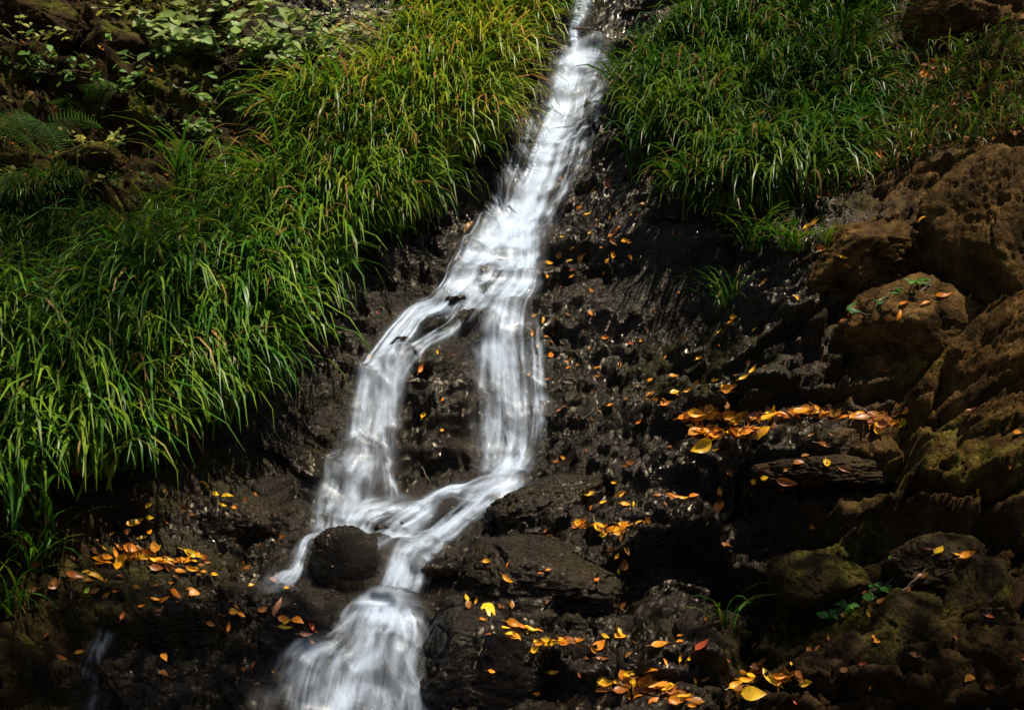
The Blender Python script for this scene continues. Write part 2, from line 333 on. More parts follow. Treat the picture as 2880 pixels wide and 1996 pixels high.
def plant_material(name, rough=.4, transl=.35, spec=.5, obj_color=False, spots=False):
    m, nt = new_mat(name)
    out = nd(nt, 'ShaderNodeOutputMaterial'); b = nd(nt, 'ShaderNodeBsdfPrincipled'); tr_ = nd(nt, 'ShaderNodeBsdfTranslucent'); mx = nd(nt, 'ShaderNodeMixShader')
    tc = nd(nt, 'ShaderNodeTexCoord')
    if obj_color:
        oi = nd(nt, 'ShaderNodeObjectInfo'); col = oi.outputs['Color']
        add = nd(nt, 'ShaderNodeVectorMath', operation='ADD'); cmb = nd(nt, 'ShaderNodeCombineXYZ')
        nt.links.new(mth(nt, 'MULTIPLY', oi.outputs['Random'], 50.0), cmb.inputs[0]); nt.links.new(tc.outputs['Object'], add.inputs[0]); nt.links.new(cmb.outputs[0], add.inputs[1])
        vec = add.outputs[0]
    else:
        at = nd(nt, 'ShaderNodeAttribute', attribute_name='tint'); col = at.outputs['Color']; vec = tc.outputs['Object']
    n = noise_node(nt, vec, 1.4 if obj_color else 40, 4, .6)
    col = mixc(nt, 1.0, col, ramp(nt, n.outputs[0], [(.3, (.55, .5, .45)), (.55, (1, 1, 1)), (.8, (1.15, 1.1, .9))]), 'MULTIPLY')
    if spots:
        n2 = noise_node(nt, vec, 7, 2, .5)
        col = mixc(nt, ramp(nt, n2.outputs[0], [(.64, (0, 0, 0)), (.7, (1, 1, 1))]), col, (.12, .04, .012))
    nt.links.new(col, b.inputs['Base Color']); nt.links.new(col, tr_.inputs['Color'])
    b.inputs['Roughness'].default_value = rough; b.inputs['Specular IOR Level'].default_value = spec
    mx.inputs[0].default_value = transl
    nt.links.new(b.outputs[0], mx.inputs[1]); nt.links.new(tr_.outputs[0], mx.inputs[2]); nt.links.new(mx.outputs[0], out.inputs[0]); return m
M_GRASS = plant_material('grass_blades', .4, .36, .3)
M_LEAF = plant_material('autumn_leaf', .38, .25, .35, True, True)
M_FOLIAGE = plant_material('green_foliage', .5, .35, .25, True)
def plain(name, c0, c1, rough=.8, scale=30):
    m, nt = new_mat(name); out = nd(nt, 'ShaderNodeOutputMaterial'); b = nd(nt, 'ShaderNodeBsdfPrincipled'); tc = nd(nt, 'ShaderNodeTexCoord')
    n = noise_node(nt, tc.outputs['Object'], scale, 5, .6); nt.links.new(ramp(nt, n.outputs[0], [(.3, c0), (.7, c1)]), b.inputs['Base Color'])
    bu = nd(nt, 'ShaderNodeBump'); bu.inputs['Strength'].default_value = .6; bu.inputs['Distance'].default_value = .01; nt.links.new(n.outputs[0], bu.inputs['Height']); nt.links.new(bu.outputs[0], b.inputs['Normal'])
    b.inputs['Roughness'].default_value = rough; nt.links.new(b.outputs[0], out.inputs[0]); return m
M_BARK = plain('twig_bark', (.05, .032, .018), (.17, .12, .075), .75, 60)
M_GROUND = plain('forest_floor', (.02, .014, .008), (.07, .045, .022), .9, 6)

def water_material():
    m, nt = new_mat('silky_white_water')
    out = nd(nt, 'ShaderNodeOutputMaterial'); tp = nd(nt, 'ShaderNodeBsdfTransparent'); df = nd(nt, 'ShaderNodeBsdfDiffuse'); tl = nd(nt, 'ShaderNodeBsdfTranslucent'); gl = nd(nt, 'ShaderNodeBsdfGlossy')
    df.inputs[0].default_value = (.68, .79, .95, 1); tl.inputs[0].default_value = (.68, .79, .95, 1); gl.inputs['Roughness'].default_value = .35
    uv = nd(nt, 'ShaderNodeUVMap', uv_map='flow'); at = nd(nt, 'ShaderNodeAttribute', attribute_name='veil')
    sep = nd(nt, 'ShaderNodeSeparateColor'); nt.links.new(at.outputs['Color'], sep.inputs[0])    # R density, G streakiness, B edge
    mp = nd(nt, 'ShaderNodeMapping'); mp.inputs['Scale'].default_value = (1, .10, 1); nt.links.new(uv.outputs[0], mp.inputs['Vector'])
    s1 = noise_node(nt, mp.outputs[0], 42, 4, .55, .5); s2 = noise_node(nt, mp.outputs[0], 170, 3, .6, .2)
    mp2 = nd(nt, 'ShaderNodeMapping'); mp2.inputs['Scale'].default_value = (1, .45, 1); nt.links.new(uv.outputs[0], mp2.inputs['Vector'])
    s3 = noise_node(nt, mp2.outputs[0], 11, 5, .62, 1.2)
    st = mth(nt, 'ADD', mth(nt, 'MULTIPLY', s1.outputs[0], .4), mth(nt, 'ADD', mth(nt, 'MULTIPLY', s2.outputs[0], .08), mth(nt, 'MULTIPLY', s3.outputs[0], .52)))
    st = mth(nt, 'MULTIPLY', mth(nt, 'SUBTRACT', st, .5), 5.6)                       # about -1..1
    a = mth(nt, 'ADD', sep.outputs[0], mth(nt, 'MULTIPLY', st, sep.outputs[1]))
    e = sep.outputs[2]; hump = mth(nt, 'MULTIPLY', mth(nt, 'MULTIPLY', e, mth(nt, 'SUBTRACT', 1.0, e)), 4.0)
    e = mth(nt, 'ADD', e, mth(nt, 'MULTIPLY', mth(nt, 'MULTIPLY', mth(nt, 'SUBTRACT', mth(nt, 'ADD', mth(nt, 'MULTIPLY', s3.outputs[0], .6), mth(nt, 'MULTIPLY', s1.outputs[0], .4)), .5), 2.6), hump), True)
    a = mth(nt, 'MULTIPLY', mth(nt, 'MAXIMUM', a, 0.0), e)
    a = mth(nt, 'MULTIPLY', a, at.outputs['Alpha'])
    al = mth(nt, 'SUBTRACT', 1.0, mth(nt, 'POWER', 2.71828, mth(nt, 'MULTIPLY', a, -.82)), True)
    ge = nd(nt, 'ShaderNodeNewGeometry'); vm = nd(nt, 'ShaderNodeMix', data_type='VECTOR'); vm.inputs[0].default_value = .75   # froth scatters evenly whatever way the sheet folds
    nt.links.new(ge.outputs['Normal'], vm.inputs[4]); vm.inputs[5].default_value = (0, -.45, .89); vn = nd(nt, 'ShaderNodeVectorMath', operation='NORMALIZE'); nt.links.new(vm.outputs[1], vn.inputs[0]); nt.links.new(vn.outputs[0], df.inputs['Normal'])
    m1 = nd(nt, 'ShaderNodeMixShader'); m1.inputs[0].default_value = .25; nt.links.new(df.outputs[0], m1.inputs[1]); nt.links.new(tl.outputs[0], m1.inputs[2])
    m2 = nd(nt, 'ShaderNodeMixShader'); m2.inputs[0].default_value = .05; nt.links.new(m1.outputs[0], m2.inputs[1]); nt.links.new(gl.outputs[0], m2.inputs[2])
    m3 = nd(nt, 'ShaderNodeMixShader'); nt.links.new(al, m3.inputs[0]); nt.links.new(tp.outputs[0], m3.inputs[1]); nt.links.new(m2.outputs[0], m3.inputs[2])
    nt.links.new(m3.outputs[0], out.inputs[0]); return m
M_WATER = water_material()
def pool_material():
    m, nt = new_mat('clear_pool_water'); out = nd(nt, 'ShaderNodeOutputMaterial'); b = nd(nt, 'ShaderNodeBsdfPrincipled'); tp = nd(nt, 'ShaderNodeBsdfTransparent'); mx = nd(nt, 'ShaderNodeMixShader')
    b.inputs['Base Color'].default_value = (.09, .085, .07, 1); b.inputs['Roughness'].default_value = .12
    tc = nd(nt, 'ShaderNodeTexCoord'); n = noise_node(nt, tc.outputs['Object'], 18, 3, .5); bu = nd(nt, 'ShaderNodeBump'); bu.inputs['Strength'].default_value = .25; bu.inputs['Distance'].default_value = .01
    nt.links.new(n.outputs[0], bu.inputs['Height']); nt.links.new(bu.outputs[0], b.inputs['Normal'])
    mx.inputs[0].default_value = .75; nt.links.new(tp.outputs[0], mx.inputs[1]); nt.links.new(b.outputs[0], mx.inputs[2]); nt.links.new(mx.outputs[0], out.inputs[0]); return m
M_POOL = pool_material()

# ------------------------------------------------------------------ mesh helpers
def mesh_np(name, V, Fq, mat, smooth=True, tris=False):
    """V (n,3), Fq (m,3|4) -> mesh"""
    me = bpy.data.meshes.new(name); k = Fq.shape[1]
    me.vertices.add(len(V)); me.vertices.foreach_set('co', np.ascontiguousarray(V, np.float32).ravel())
    me.loops.add(Fq.size); me.loops.foreach_set('vertex_index', np.ascontiguousarray(Fq, np.int32).ravel())
    me.polygons.add(len(Fq)); me.polygons.foreach_set('loop_start', np.arange(0, Fq.size, k, dtype=np.int32))
    me.polygons.foreach_set('loop_total', np.full(len(Fq), k, np.int32))
    me.polygons.foreach_set('use_smooth', np.full(len(Fq), smooth, bool))
    me.update(calc_edges=True); me.materials.append(mat); return me
def color_attr(me, name, arr):
    a = me.attributes.new(name, 'FLOAT_COLOR', 'POINT'); a.data.foreach_set('color', np.ascontiguousarray(arr, np.float32).ravel())
def obj(name, me, parent=None, label=None, cat=None, group=None, kind=None, loc=None):
    o = bpy.data.objects.new(name, me); COL.objects.link(o)
    if parent: o.parent = parent
    if label: o['label'] = label
    if cat: o['category'] = cat
    if group: o['group'] = group
    if kind: o['kind'] = kind
    if loc is not None: o.location = loc
    return o
def grid_faces(nr, nc):
    i = np.arange(nr - 1)[:, None] * nc + np.arange(nc - 1)[None, :]
    return np.stack([i, i + 1, i + nc + 1, i + nc], -1).reshape(-1, 4)

# ------------------------------------------------------------------ the slope
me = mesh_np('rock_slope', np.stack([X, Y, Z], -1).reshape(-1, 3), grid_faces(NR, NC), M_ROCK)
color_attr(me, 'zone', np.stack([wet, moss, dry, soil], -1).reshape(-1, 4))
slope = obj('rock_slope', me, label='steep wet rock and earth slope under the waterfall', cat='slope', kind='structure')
g = np.array([[-30, -25, 0], [30, -25, 0], [30, 2.6, 0], [-30, 2.6, 0]], float); g[:, 2] = -1.42
ground = obj('ground', mesh_np('ground', g, np.array([[0, 1, 2, 3]]), M_GROUND), label='dark forest floor at the foot of the slope', cat='ground', kind='structure')

# ------------------------------------------------------------------ boulders
def ico(sub):
    import bmesh
    bm = bmesh.new(); bmesh.ops.create_icosphere(bm, subdivisions=sub, radius=1)
    V = np.array([v.co[:] for v in bm.verts]); Fc = np.array([[v.index for v in f.verts] for f in bm.faces]); bm.free(); return V, Fc
ICO = {5: ico(5), 6: ico(6)}
def boulder(name, c, r, Yc, rx, ry, rz, label, zone, seed, cuts=9, rough=.09, tilt=0, sub=6, flat=.78, cat='rock', group=None, squash=1.0):
    V, Fc = ICO[sub]; rs = np.random.default_rng(seed); D = V.copy(); pw = 7.0 if flat < .78 else 3.0
    rad = 1 / (np.abs(D) ** pw).sum(1) ** (1 / pw)
    for k in range(int(cuts * 2.6)):
        nrm = rs.normal(size=3); nrm /= np.linalg.norm(nrm); d = rs.uniform(flat, flat + .32)
        cs = D @ nrm; lim = np.where(cs > .05, d / np.maximum(cs, .05), 9)
        rad = np.minimum(rad, lim) - .02 * np.exp(-((rad - lim) / .02) ** 2)
    P = D * rad[:, None]
    P = P + D * (rough * .7 * fbm3(D * 1.8 + seed, 4, seed)[:, None] + rough * .4 * fbm3(D * 6.0 + seed, 4, seed + 5, .6)[:, None] + rough * .5 * fbm3(D * 16 + seed, 4, seed + 9, .7)[:, None])
    fz = (P[:, 2] * rz + .25 * P[:, 0] * rx * rs.uniform(-1, 1) + .02 * fbm3(P * 3 + seed, 3, seed + 31)) / rs.uniform(.035, .055); fz = fz - np.floor(fz)
    lay = np.where(fz > .25, 1 - (fz - .25) / .75, fz / .25) * sstep(-.25, .25, fbm3(D * 2.2 + seed, 2, seed + 33))
    crk = np.abs(fbm3(D * 1.6 + seed * 1.3, 3, seed + 35)); P = P + D * (.012 * lay - .09 * sstep(.045, 0, crk))[:, None]
    P = P * np.array([rx, ry, rz])
    ct, st_ = math.cos(tilt), math.sin(tilt); x = P[:, 0] * ct - P[:, 2] * st_; z = P[:, 0] * st_ + P[:, 2] * ct; P = np.stack([x, P[:, 1], z], 1)
    me = mesh_np(name, P, Fc, M_ROCK)
    zn = np.zeros((len(P), 4)); zn[:, 0] = zone[0]; zn[:, 2] = zone[2]
    zn[:, 1] = zone[1] * sstep(-.2, .5, fbm3(P * 6 + seed, 3, seed + 20) + .5 * D[:, 2])
    color_attr(me, 'zone', zn)
    return obj(name, me, None, label, cat, group, None, pix(c, r, Yc))
WETZ, SEMI, DRYZ, MOSSZ = (1.1, .12, 0), (.85, .4, .12), (.06, .15, 1.0), (.1, 1.5, .2)
B = [
 ('boulder',975,1566,3.42,.112,.1,.105,'rounded black wet boulder standing in the small pool',WETZ,13,3,.2,.15,6,.9),
 ('rock',990,1425,3.98,.11,.11,.13,'dark domed rock under the thin veil at the left fall foot',WETZ,5,5,.08,0,6),
 ('rock',1275,1462,3.86,.10,.1,.062,'long dark rock splitting the diagonal cascade above the pool',WETZ,8,6,.09,.45,5),
 ('rock',1345,1400,3.93,.055,.06,.055,'small dark stone at the top of the diagonal cascade',WETZ,9,6,.09,.2,5),
 ('rock',1180,1440,3.92,.10,.08,.04,'low grey rock between the two arms of the lower cascade',WETZ,10,6,.08,.5,5),
 ('boulder',1530,1445,3.72,.24,.2,.13,'brown wet boulder right of the diagonal cascade',SEMI,12,10,.12,.35,6),
 ('boulder',1520,1640,3.36,.27,.18,.15,'broad bulging brown boulder right of the plunge, dotted with leaves',SEMI,14,8,.12,-.1,6),
 ('boulder',1370,1880,3.08,.21,.18,.19,'smooth wet slab right of the lowest fan of water',WETZ,16,5,.07,-.3,6),
 ('rock',830,1760,3.2,.17,.15,.12,'black craggy rock left of the lowest fan of water',WETZ,18,10,.13,.1,6),
 ('boulder',650,1475,3.55,.19,.2,.13,'mossy dark boulder left of the pool below the grass',SEMI,20,9,.12,-.2,6),
 ('rock',1318,935,4.33,.10,.08,.10,'upright brown stone at the fork of the falls',WETZ,22,9,.13,.2,5),
 ('rock',1390,750,4.72,.075,.07,.075,'round stone under the white veil above the fork',WETZ,24,5,.07,0,5),
 ('rock',1345,825,4.56,.10,.08,.07,'wide dark stone under the veil just above the fork',WETZ,25,5,.07,.3,5),
 ('rock',1230,925,4.4,.10,.09,.045,'flat dark stone on the left arm of the falls',WETZ,26,6,.08,.15,5),
 ('rock',1125,985,4.28,.07,.07,.06,'small stone at the bend of the left arm',WETZ,27,6,.08,0,5),
 ('rock',1490,745,4.7,.035,.04,.06,'small dark stone beside the right edge of the white water',WETZ,28,6,.08,0,5),
 ('boulder',2630,960,3.56,.33,.22,.23,'flat faced ochre boulder in the sun at the right',DRYZ,30,10,.08,-.25,6,.7),
 ('boulder',2830,720,3.56,.22,.3,.42,'tall brown rock wall at the right edge',DRYZ,32,9,.08,.15,6,.72),
 ('boulder',2450,740,3.93,.29,.25,.17,'layered brown boulder above the fern, below the dry grass',DRYZ,34,9,.1,.15,6,.72),
 ('rock',2530,525,4.28,.15,.14,.095,'rounded brown rock among dry stems',DRYZ,36,7,.09,.1,5),
 ('rock',2680,90,5.0,.27,.25,.17,'brown craggy rock in the upper right corner',DRYZ,38,11,.12,-.15,6,.72),
 ('rock',2790,190,4.75,.2,.2,.12,'low brown rock under the upper right crag',DRYZ,40,9,.1,.1,5),
 ('rock',2290,1640,3.08,.16,.15,.115,'angular moss brown boulder beside the small green plants',(.2,.9,.35),42,10,.09,-.2,6,.72),
 ('rock',2560,1790,2.82,.17,.15,.13,'dull brown block low in the right corner',(.2,.9,.35),44,10,.09,.2,6,.72),
 ('rock',2760,1740,2.78,.11,.13,.17,'brown split rock at the right above the dark corner',(.2,.9,.35),46,9,.1,-.25,6,.72),
 ('rock',2640,1590,2.93,.14,.13,.09,'grey lumpy rock under the yellow leaf at the right',(.3,.4,.2),48,9,.13,.1,6),
 ('rock',2330,1330,3.42,.26,.18,.07,'grey cracked ledge stone below the long heap of leaves',(.35,.2,.25),50,8,.12,0,6,.75),
 ('rock',110,80,5.35,.26,.25,.2,'mossy brown boulder in the upper left corner',MOSSZ,52,9,.12,0,6),
 ('rock',330,140,5.45,.2,.2,.16,'shaded mossy rock left of the pale shrub',MOSSZ,54,9,.12,.2,5),
 ('rock',250,470,4.75,.17,.16,.09,'earthy mossy rock under the dark hollow at the left',MOSSZ,56,8,.12,.2,5),
 ('rock',1840,75,6.3,.24,.2,.08,'brown mossy rock right of the top of the falls',(.4,.5,.5),58,8,.1,-.2,5),
]
for b in B:
    flat = b[14] if len(b) > 14 else .8
    boulder(b[0], b[1], b[2], b[3], b[4], b[5], b[6], b[7], b[8], b[9], b[10], b[11], b[12], b[13], flat)
bpy.context.view_layer.update()
DG = bpy.context.evaluated_depsgraph_get()
def cast(c, r):
    d = Vector(((c - CX) / F, 1, (HR - r) / F)).normalized()
    ok, loc, nrm, idx, o, mat = SC.ray_cast(DG, Vector((0, 0, 0)) + d * .3, d)
    if not ok: loc = Vector(pix(c, r, 4.0)); nrm = Vector((0, -C, C))
    if nrm.dot(d) > 0: nrm = -nrm
    return loc, nrm

# ------------------------------------------------------------------ water
def boxblur(G, n, k=2):
    for _ in range(k): G = soft(G, n)
    return G
HW = boxblur(Hf, 4, 3)
HW = np.maximum(HW, boxblur(Hf, 8, 2)); HW = HW * (1 - cor) + cor * boxblur(np.maximum(HW, Hf + .004), 1, 1)
HB = boxblur(Hf, 5, 2)
def catmull(P, step):
    P = np.asarray(P, float); Q = np.vstack([2 * P[0] - P[1], P, 2 * P[-1] - P[-2]]); out = []
    for i in range(1, len(Q) - 2):
        p0, p1, p2, p3 = Q[i - 1:i + 3]; n = max(2, int(np.linalg.norm(p2[:2] - p1[:2]) / step))
        t = np.linspace(0, 1, n, endpoint=False)[:, None]
        out.append(.5 * ((2 * p1) + (p2 - p0) * t + (2 * p0 - 5 * p1 + 4 * p2 - p3) * t ** 2 + (3 * p1 - p0 - 3 * p2 + p3) * t ** 3))
    out.append(P[-1:]); return np.vstack(out)
def pix_water(c, r):
    p, _ = cast(c, r); s, t, h = to_sth(p); return s, t, p.y
class Veil:
    def __init__(self): self.V = []; self.Fq = []; self.uv = []; self.at = []; self.n = 0
    def strip(self, path, dens, streak, lift, seed, na=17, ends=(.06, .06), soft_edge=.55, bulge=.012):
        """path rows: s, t, half width, density factor"""
        P = catmull(path, .012); n = len(P); tg = np.gradient(P[:, :2], axis=0); tg /= np.linalg.norm(tg, axis=1)[:, None] + 1e-9
        k = 7; kern = np.ones(k) / k
        tg = np.stack([np.convolve(np.pad(tg[:, a], k // 2, mode='edge'), kern, 'valid') for a in (0, 1)], 1); tg /= np.linalg.norm(tg, axis=1)[:, None] + 1e-9
        nr = np.stack([-tg[:, 1], tg[:, 0]], 1); u = np.linspace(-1, 1, na)
        s = P[:, 0:1] + nr[:, 0:1] * P[:, 2:3] * u; t = P[:, 1:2] + nr[:, 1:2] * P[:, 2:3] * u
        h = grid_at(HW, s, t) + lift + bulge * (1 - u[None, :] ** 2)
        x, y, z = from_sth(s, t, h)
        L = np.concatenate([[0], np.cumsum(np.linalg.norm(np.diff(P[:, :2], axis=0), axis=1))]); tot = L[-1]
        e = sstep(0, ends[0] + 1e-4, L) * sstep(tot, tot - ends[1] - 1e-4, L)
        edge = sstep(1.0, 1 - soft_edge, np.abs(u))[None, :] * e[:, None]
        at = np.zeros((n, na, 4)); at[..., 0] = dens * P[:, 3:4]; at[..., 1] = streak; at[..., 2] = edge; at[..., 3] = np.clip(1 - 45 * (grid_at(Hf, s, t) - grid_at(HB, s, t)), .38, 1.6)   # thin over bumps, deep in hollows
        uvx = (u[None, :] * P[:, 2:3]) + seed * 1.37; uvy = np.repeat(L[:, None], na, 1) + seed * 2.11
        self.V.append(np.stack([x, y, z], -1).reshape(-1, 3)); self.Fq.append(grid_faces(n, na) + self.n); self.n += n * na
        self.uv.append(np.stack([uvx, uvy], -1).reshape(-1, 2)); self.at.append(at.reshape(-1, 4))
    def build(self, name, label):
        V = np.vstack(self.V); Fq = np.vstack(self.Fq); me = mesh_np(name, V, Fq, M_WATER)
        uvl = me.uv_layers.new(name='flow'); uv = np.vstack(self.uv)[Fq.ravel()]; uvl.data.foreach_set('uv', uv.astype(np.float32).ravel())
        color_attr(me, 'veil', np.vstack(self.at))
        return obj(name, me, label=label, cat='water', kind='structure')
def stream(v, pts, dens, streak=.5, strands=8, seed=1, lift=.012, fade=(.12, .14), sw=(.12, .3), sheet=True):
    """pts: photo column, row, half width in photo pixels, density"""
    rs = np.random.default_rng(seed); path = []
    for c, r, hw, d in pts:
        s, t, y = pix_water(c, r); path.append((s, t, hw * .86 / F * y, d))
    path = np.array(path)
    halo = path.copy(); halo[:, 2] = halo[:, 2] * 1.35 + .015; v.strip(halo, dens * .16, streak * .25, lift * .6, seed + 400, 23, (.1, .12), 1.0, .01)
    if sheet: v.strip(path, dens * .6, streak * 1.05, lift, seed, 25, fade, .85)
    for k in range(strands):
        a, b = sorted(rs.uniform(0, len(path) - 1, 2)); 
        if b - a < 1.2: a = max(0, a - .8); b = min(len(path) - 1, b + .8)
        off = rs.uniform(-.8, .8); w = rs.uniform(*sw); q = np.linspace(a, b, max(3, int((b - a) * 2) + 2))
        sub = np.stack([np.interp(q, np.arange(len(path)), path[:, j]) for j in range(4)], 1)
        tg = np.gradient(sub[:, :2], axis=0); tg /= np.linalg.norm(tg, axis=1)[:, None] + 1e-9
        o2 = off + .18 * np.sin(np.linspace(0, rs.uniform(1, 4), len(q)) + rs.uniform(0, 6))
        sub[:, 0] += -tg[:, 1] * sub[:, 2] * o2; sub[:, 1] += tg[:, 0] * sub[:, 2] * o2; sub[:, 2] *= w
        v.strip(sub, dens * rs.uniform(.2, .68), streak * .7, lift + rs.uniform(.002, .016), seed * 31 + k, 9, (.14, .18), .95, .006)

# the water is cast against bare rock, so paths are prepared before anything grows there
v = Veil()
stream(v, [(1640,-160,30,1),(1640,-20,30,1),(1632,40,28,1),(1614,85,18,1),(1616,122,13,1.2),(1624,146,30,1.2),(1618,190,46,1)], 1.3, .6, 12, 1, fade=(.05, .12))
stream(v, [(1622,118,14,1),(1636,142,66,1.2),(1624,200,60,1),(1594,300,56,1),(1562,400,54,1.05),(1524,500,54,1.1),(1486,590,66,1.1),(1446,660,84,1.1),(1425,730,84,.9),(1400,790,70,.4)], .95, .42, 20, 2, fade=(.06, .25))
stream(v, [(1610,150,40,1),(1570,300,42,1.2),(1535,420,42,1.2),(1500,530,46,1.2),(1450,630,58,1.2),(1420,700,60,.8)], .8, .25, 5, 3, lift=.024, fade=(.1, .2))
stream(v, [(1695,140,26,1),(1672,230,42,.9),(1645,330,48,.8),(1612,430,52,.8),(1575,530,52,.8),(1530,620,48,.8),(1500,700,36,.9)], .34, .8, 11, 4)
stream(v, [(1500,330,24,.6),(1470,430,26,.7),(1420,540,34,.9),(1385,630,38,1),(1360,700,40,1)], .34, .5, 6, 5)
fall = v.build('waterfall', 'white silky upper chute of the waterfall running from the top edge')
v = Veil()
stream(v, [(1495,560,45,.5),(1485,640,52,.9),(1488,710,44,1.1),(1480,770,46,1.1),(1450,830,58,1.1),(1418,890,72,1.1),(1410,940,82,1.15),(1412,980,90,.95),(1418,1080,96,.6),(1422,1180,98,.5),(1424,1270,98,.5),(1415,1330,84,.7),(1390,1370,70,.7)], .9, .42, 26, 11, sw=(.06, .24), fade=(.2, .15))
stream(v, [(1500,880,18,.4),(1505,960,24,.7),(1512,1060,28,.8),(1516,1160,30,.7),(1512,1270,28,.7)], .42, .6, 4, 12)
v.build('waterfall', 'right arm of the waterfall dropping as a streaked curtain beside the dark wall')
v = Veil()
stream(v, [(1440,590,60,.5),(1395,650,62,.9),(1345,715,60,1),(1300,785,50,1),(1238,850,44,1),(1182,895,46,1.05),(1132,945,50,1.1),(1092,1000,58,1.1),(1066,1060,68,1.05),(1054,1130,72,.75),(1042,1220,74,.6),(1028,1300,74,.5),(1010,1350,70,.5)], .9, .42, 24, 21, sw=(.08, .26), fade=(.2, .15))
stream(v, [(1345,860,34,.4),(1270,930,30,.8),(1190,975,30,.9),(1125,1035,32,.9),(1098,1110,34,.8),(1088,1220,38,.7),(1085,1300,36,.6)], .5, .5, 7, 22)
stream(v, [(1430,640,70,.7),(1400,760,100,.65),(1350,850,92,.6),(1270,910,70,.6)], .55, .65, 16, 23, fade=(.2, .2))
v.build('waterfall', 'left arm of the waterfall curving around the brown rock')
v = Veil()
stream(v, [(1030,1260,60,.5),(1000,1320,74,.9),(975,1390,84,.5),(950,1450,84,.5),(920,1492,70,.6)], .6, .42, 12, 31)
stream(v, [(1085,1270,30,.5),(1100,1350,26,.7),(1106,1410,34,.8),(1080,1450,44,.7)], .55, .45, 4, 32)
stream(v, [(1190,1410,36,.5),(1110,1436,56,.9),(1030,1465,60,.9),(950,1488,50,.9),(900,1498,30,.7)], .7, .45, 9, 33)
stream(v, [(1490,1260,30,.6),(1450,1320,52,1),(1405,1365,64,1.1),(1335,1388,56,1),(1262,1395,46,.9),(1185,1432,48,.9),(1115,1480,56,.9),(1060,1500,60,.6)], .75, .5, 14, 34)
stream(v, [(1490,1340,46,.8),(1420,1385,64,1.1),(1345,1432,50,.75),(1280,1485,54,.9),(1195,1535,58,.9),(1140,1600,66,.95),(1112,1660,62,1),(1095,1712,74,1.15),(1085,1750,80,.8)], .75, .45, 18, 35)
stream(v, [(1250,1405,34,.6),(1200,1455,36,.7),(1160,1494,40,.8),(1120,1515,44,.6)], .5, .45, 4, 36)
stream(v, [(960,1500,60,.7),(1080,1501,70,.8),(1200,1499,60,.7)], .5, .3, 4, 37, fade=(.06, .06))
v.build('waterfall', 'diagonal white cascade spreading over rocks into the small pool')
v = Veil()
stream(v, [(960,1498,26,.8),(900,1502,20,1),(868,1528,20,1),(852,1570,20,1),(838,1622,24,.8),(815,1645,40,.6),(760,1652,40,.4),(700,1655,30,.3)], .7, .5, 9, 41, lift=.02)
v.build('trickle', 'thin spill of water left of the black boulder in the pool')
v = Veil()
stream(v, [(1100,1660,64,.8),(1090,1712,115,1.2),(1078,1760,155,.8),(1052,1830,210,.58),(1026,1910,262,.55),(1014,1990,285,.55),(1008,2090,295,.55)], .86, .45, 44, 51, sw=(.05, .2))
stream(v, [(985,1708,26,.6),(1040,1704,34,1),(1095,1702,36,1.2),(1150,1704,32,1),(1210,1710,22,.6)], 1.4, .25, 10, 53, lift=.03)
stream(v, [(1095,1670,50,.9),(1088,1706,100,1.4),(1076,1748,110,1),(1060,1800,90,.5)], .9, .2, 4, 52, lift=.024)
v.build('waterfall', 'lowest fan of white water spreading to the bottom edge')
v = Veil()
stream(v, [(335,1690,30,.4),(305,1790,20,.7),(290,1870,28,.8),(270,1950,40,.7),(262,2060,46,.7)], .09, .2, 3, 61)
v.build('trickle', 'faint trickle down the dark rock in the lower left corner')

# still water of the pool
def pool(name, pl, Yz, label):
    z = (HR - pl[0][1]) / F * Yz; P = []
    for c, r in pl: y = z * F / (HR - r); P.append(((c - CX) / F * y, y, z))
    P = np.array(P); cen = P.mean(0); n = len(P)
    V = np.vstack([cen[None], P, P + np.array([0, 0, -.02])]); Fc = [[0, 1 + i, 1 + (i + 1) % n] for i in range(n)]
    Fc += [[1 + i, 1 + n + i, 1 + n + (i + 1) % n] for i in range(n)] + [[1 + i, 1 + n + (i + 1) % n, 1 + (i + 1) % n] for i in range(n)]
    return obj(name, mesh_np(name, V, np.array(Fc), M_POOL, False), label=label, cat='water', kind='structure')
pool('pool', [(1000,1499),(880,1500),(860,1508),(930,1521),(1050,1525),(1160,1521),(1240,1508),(1230,1500)], 3.72, 'small dark pool behind the black boulder')

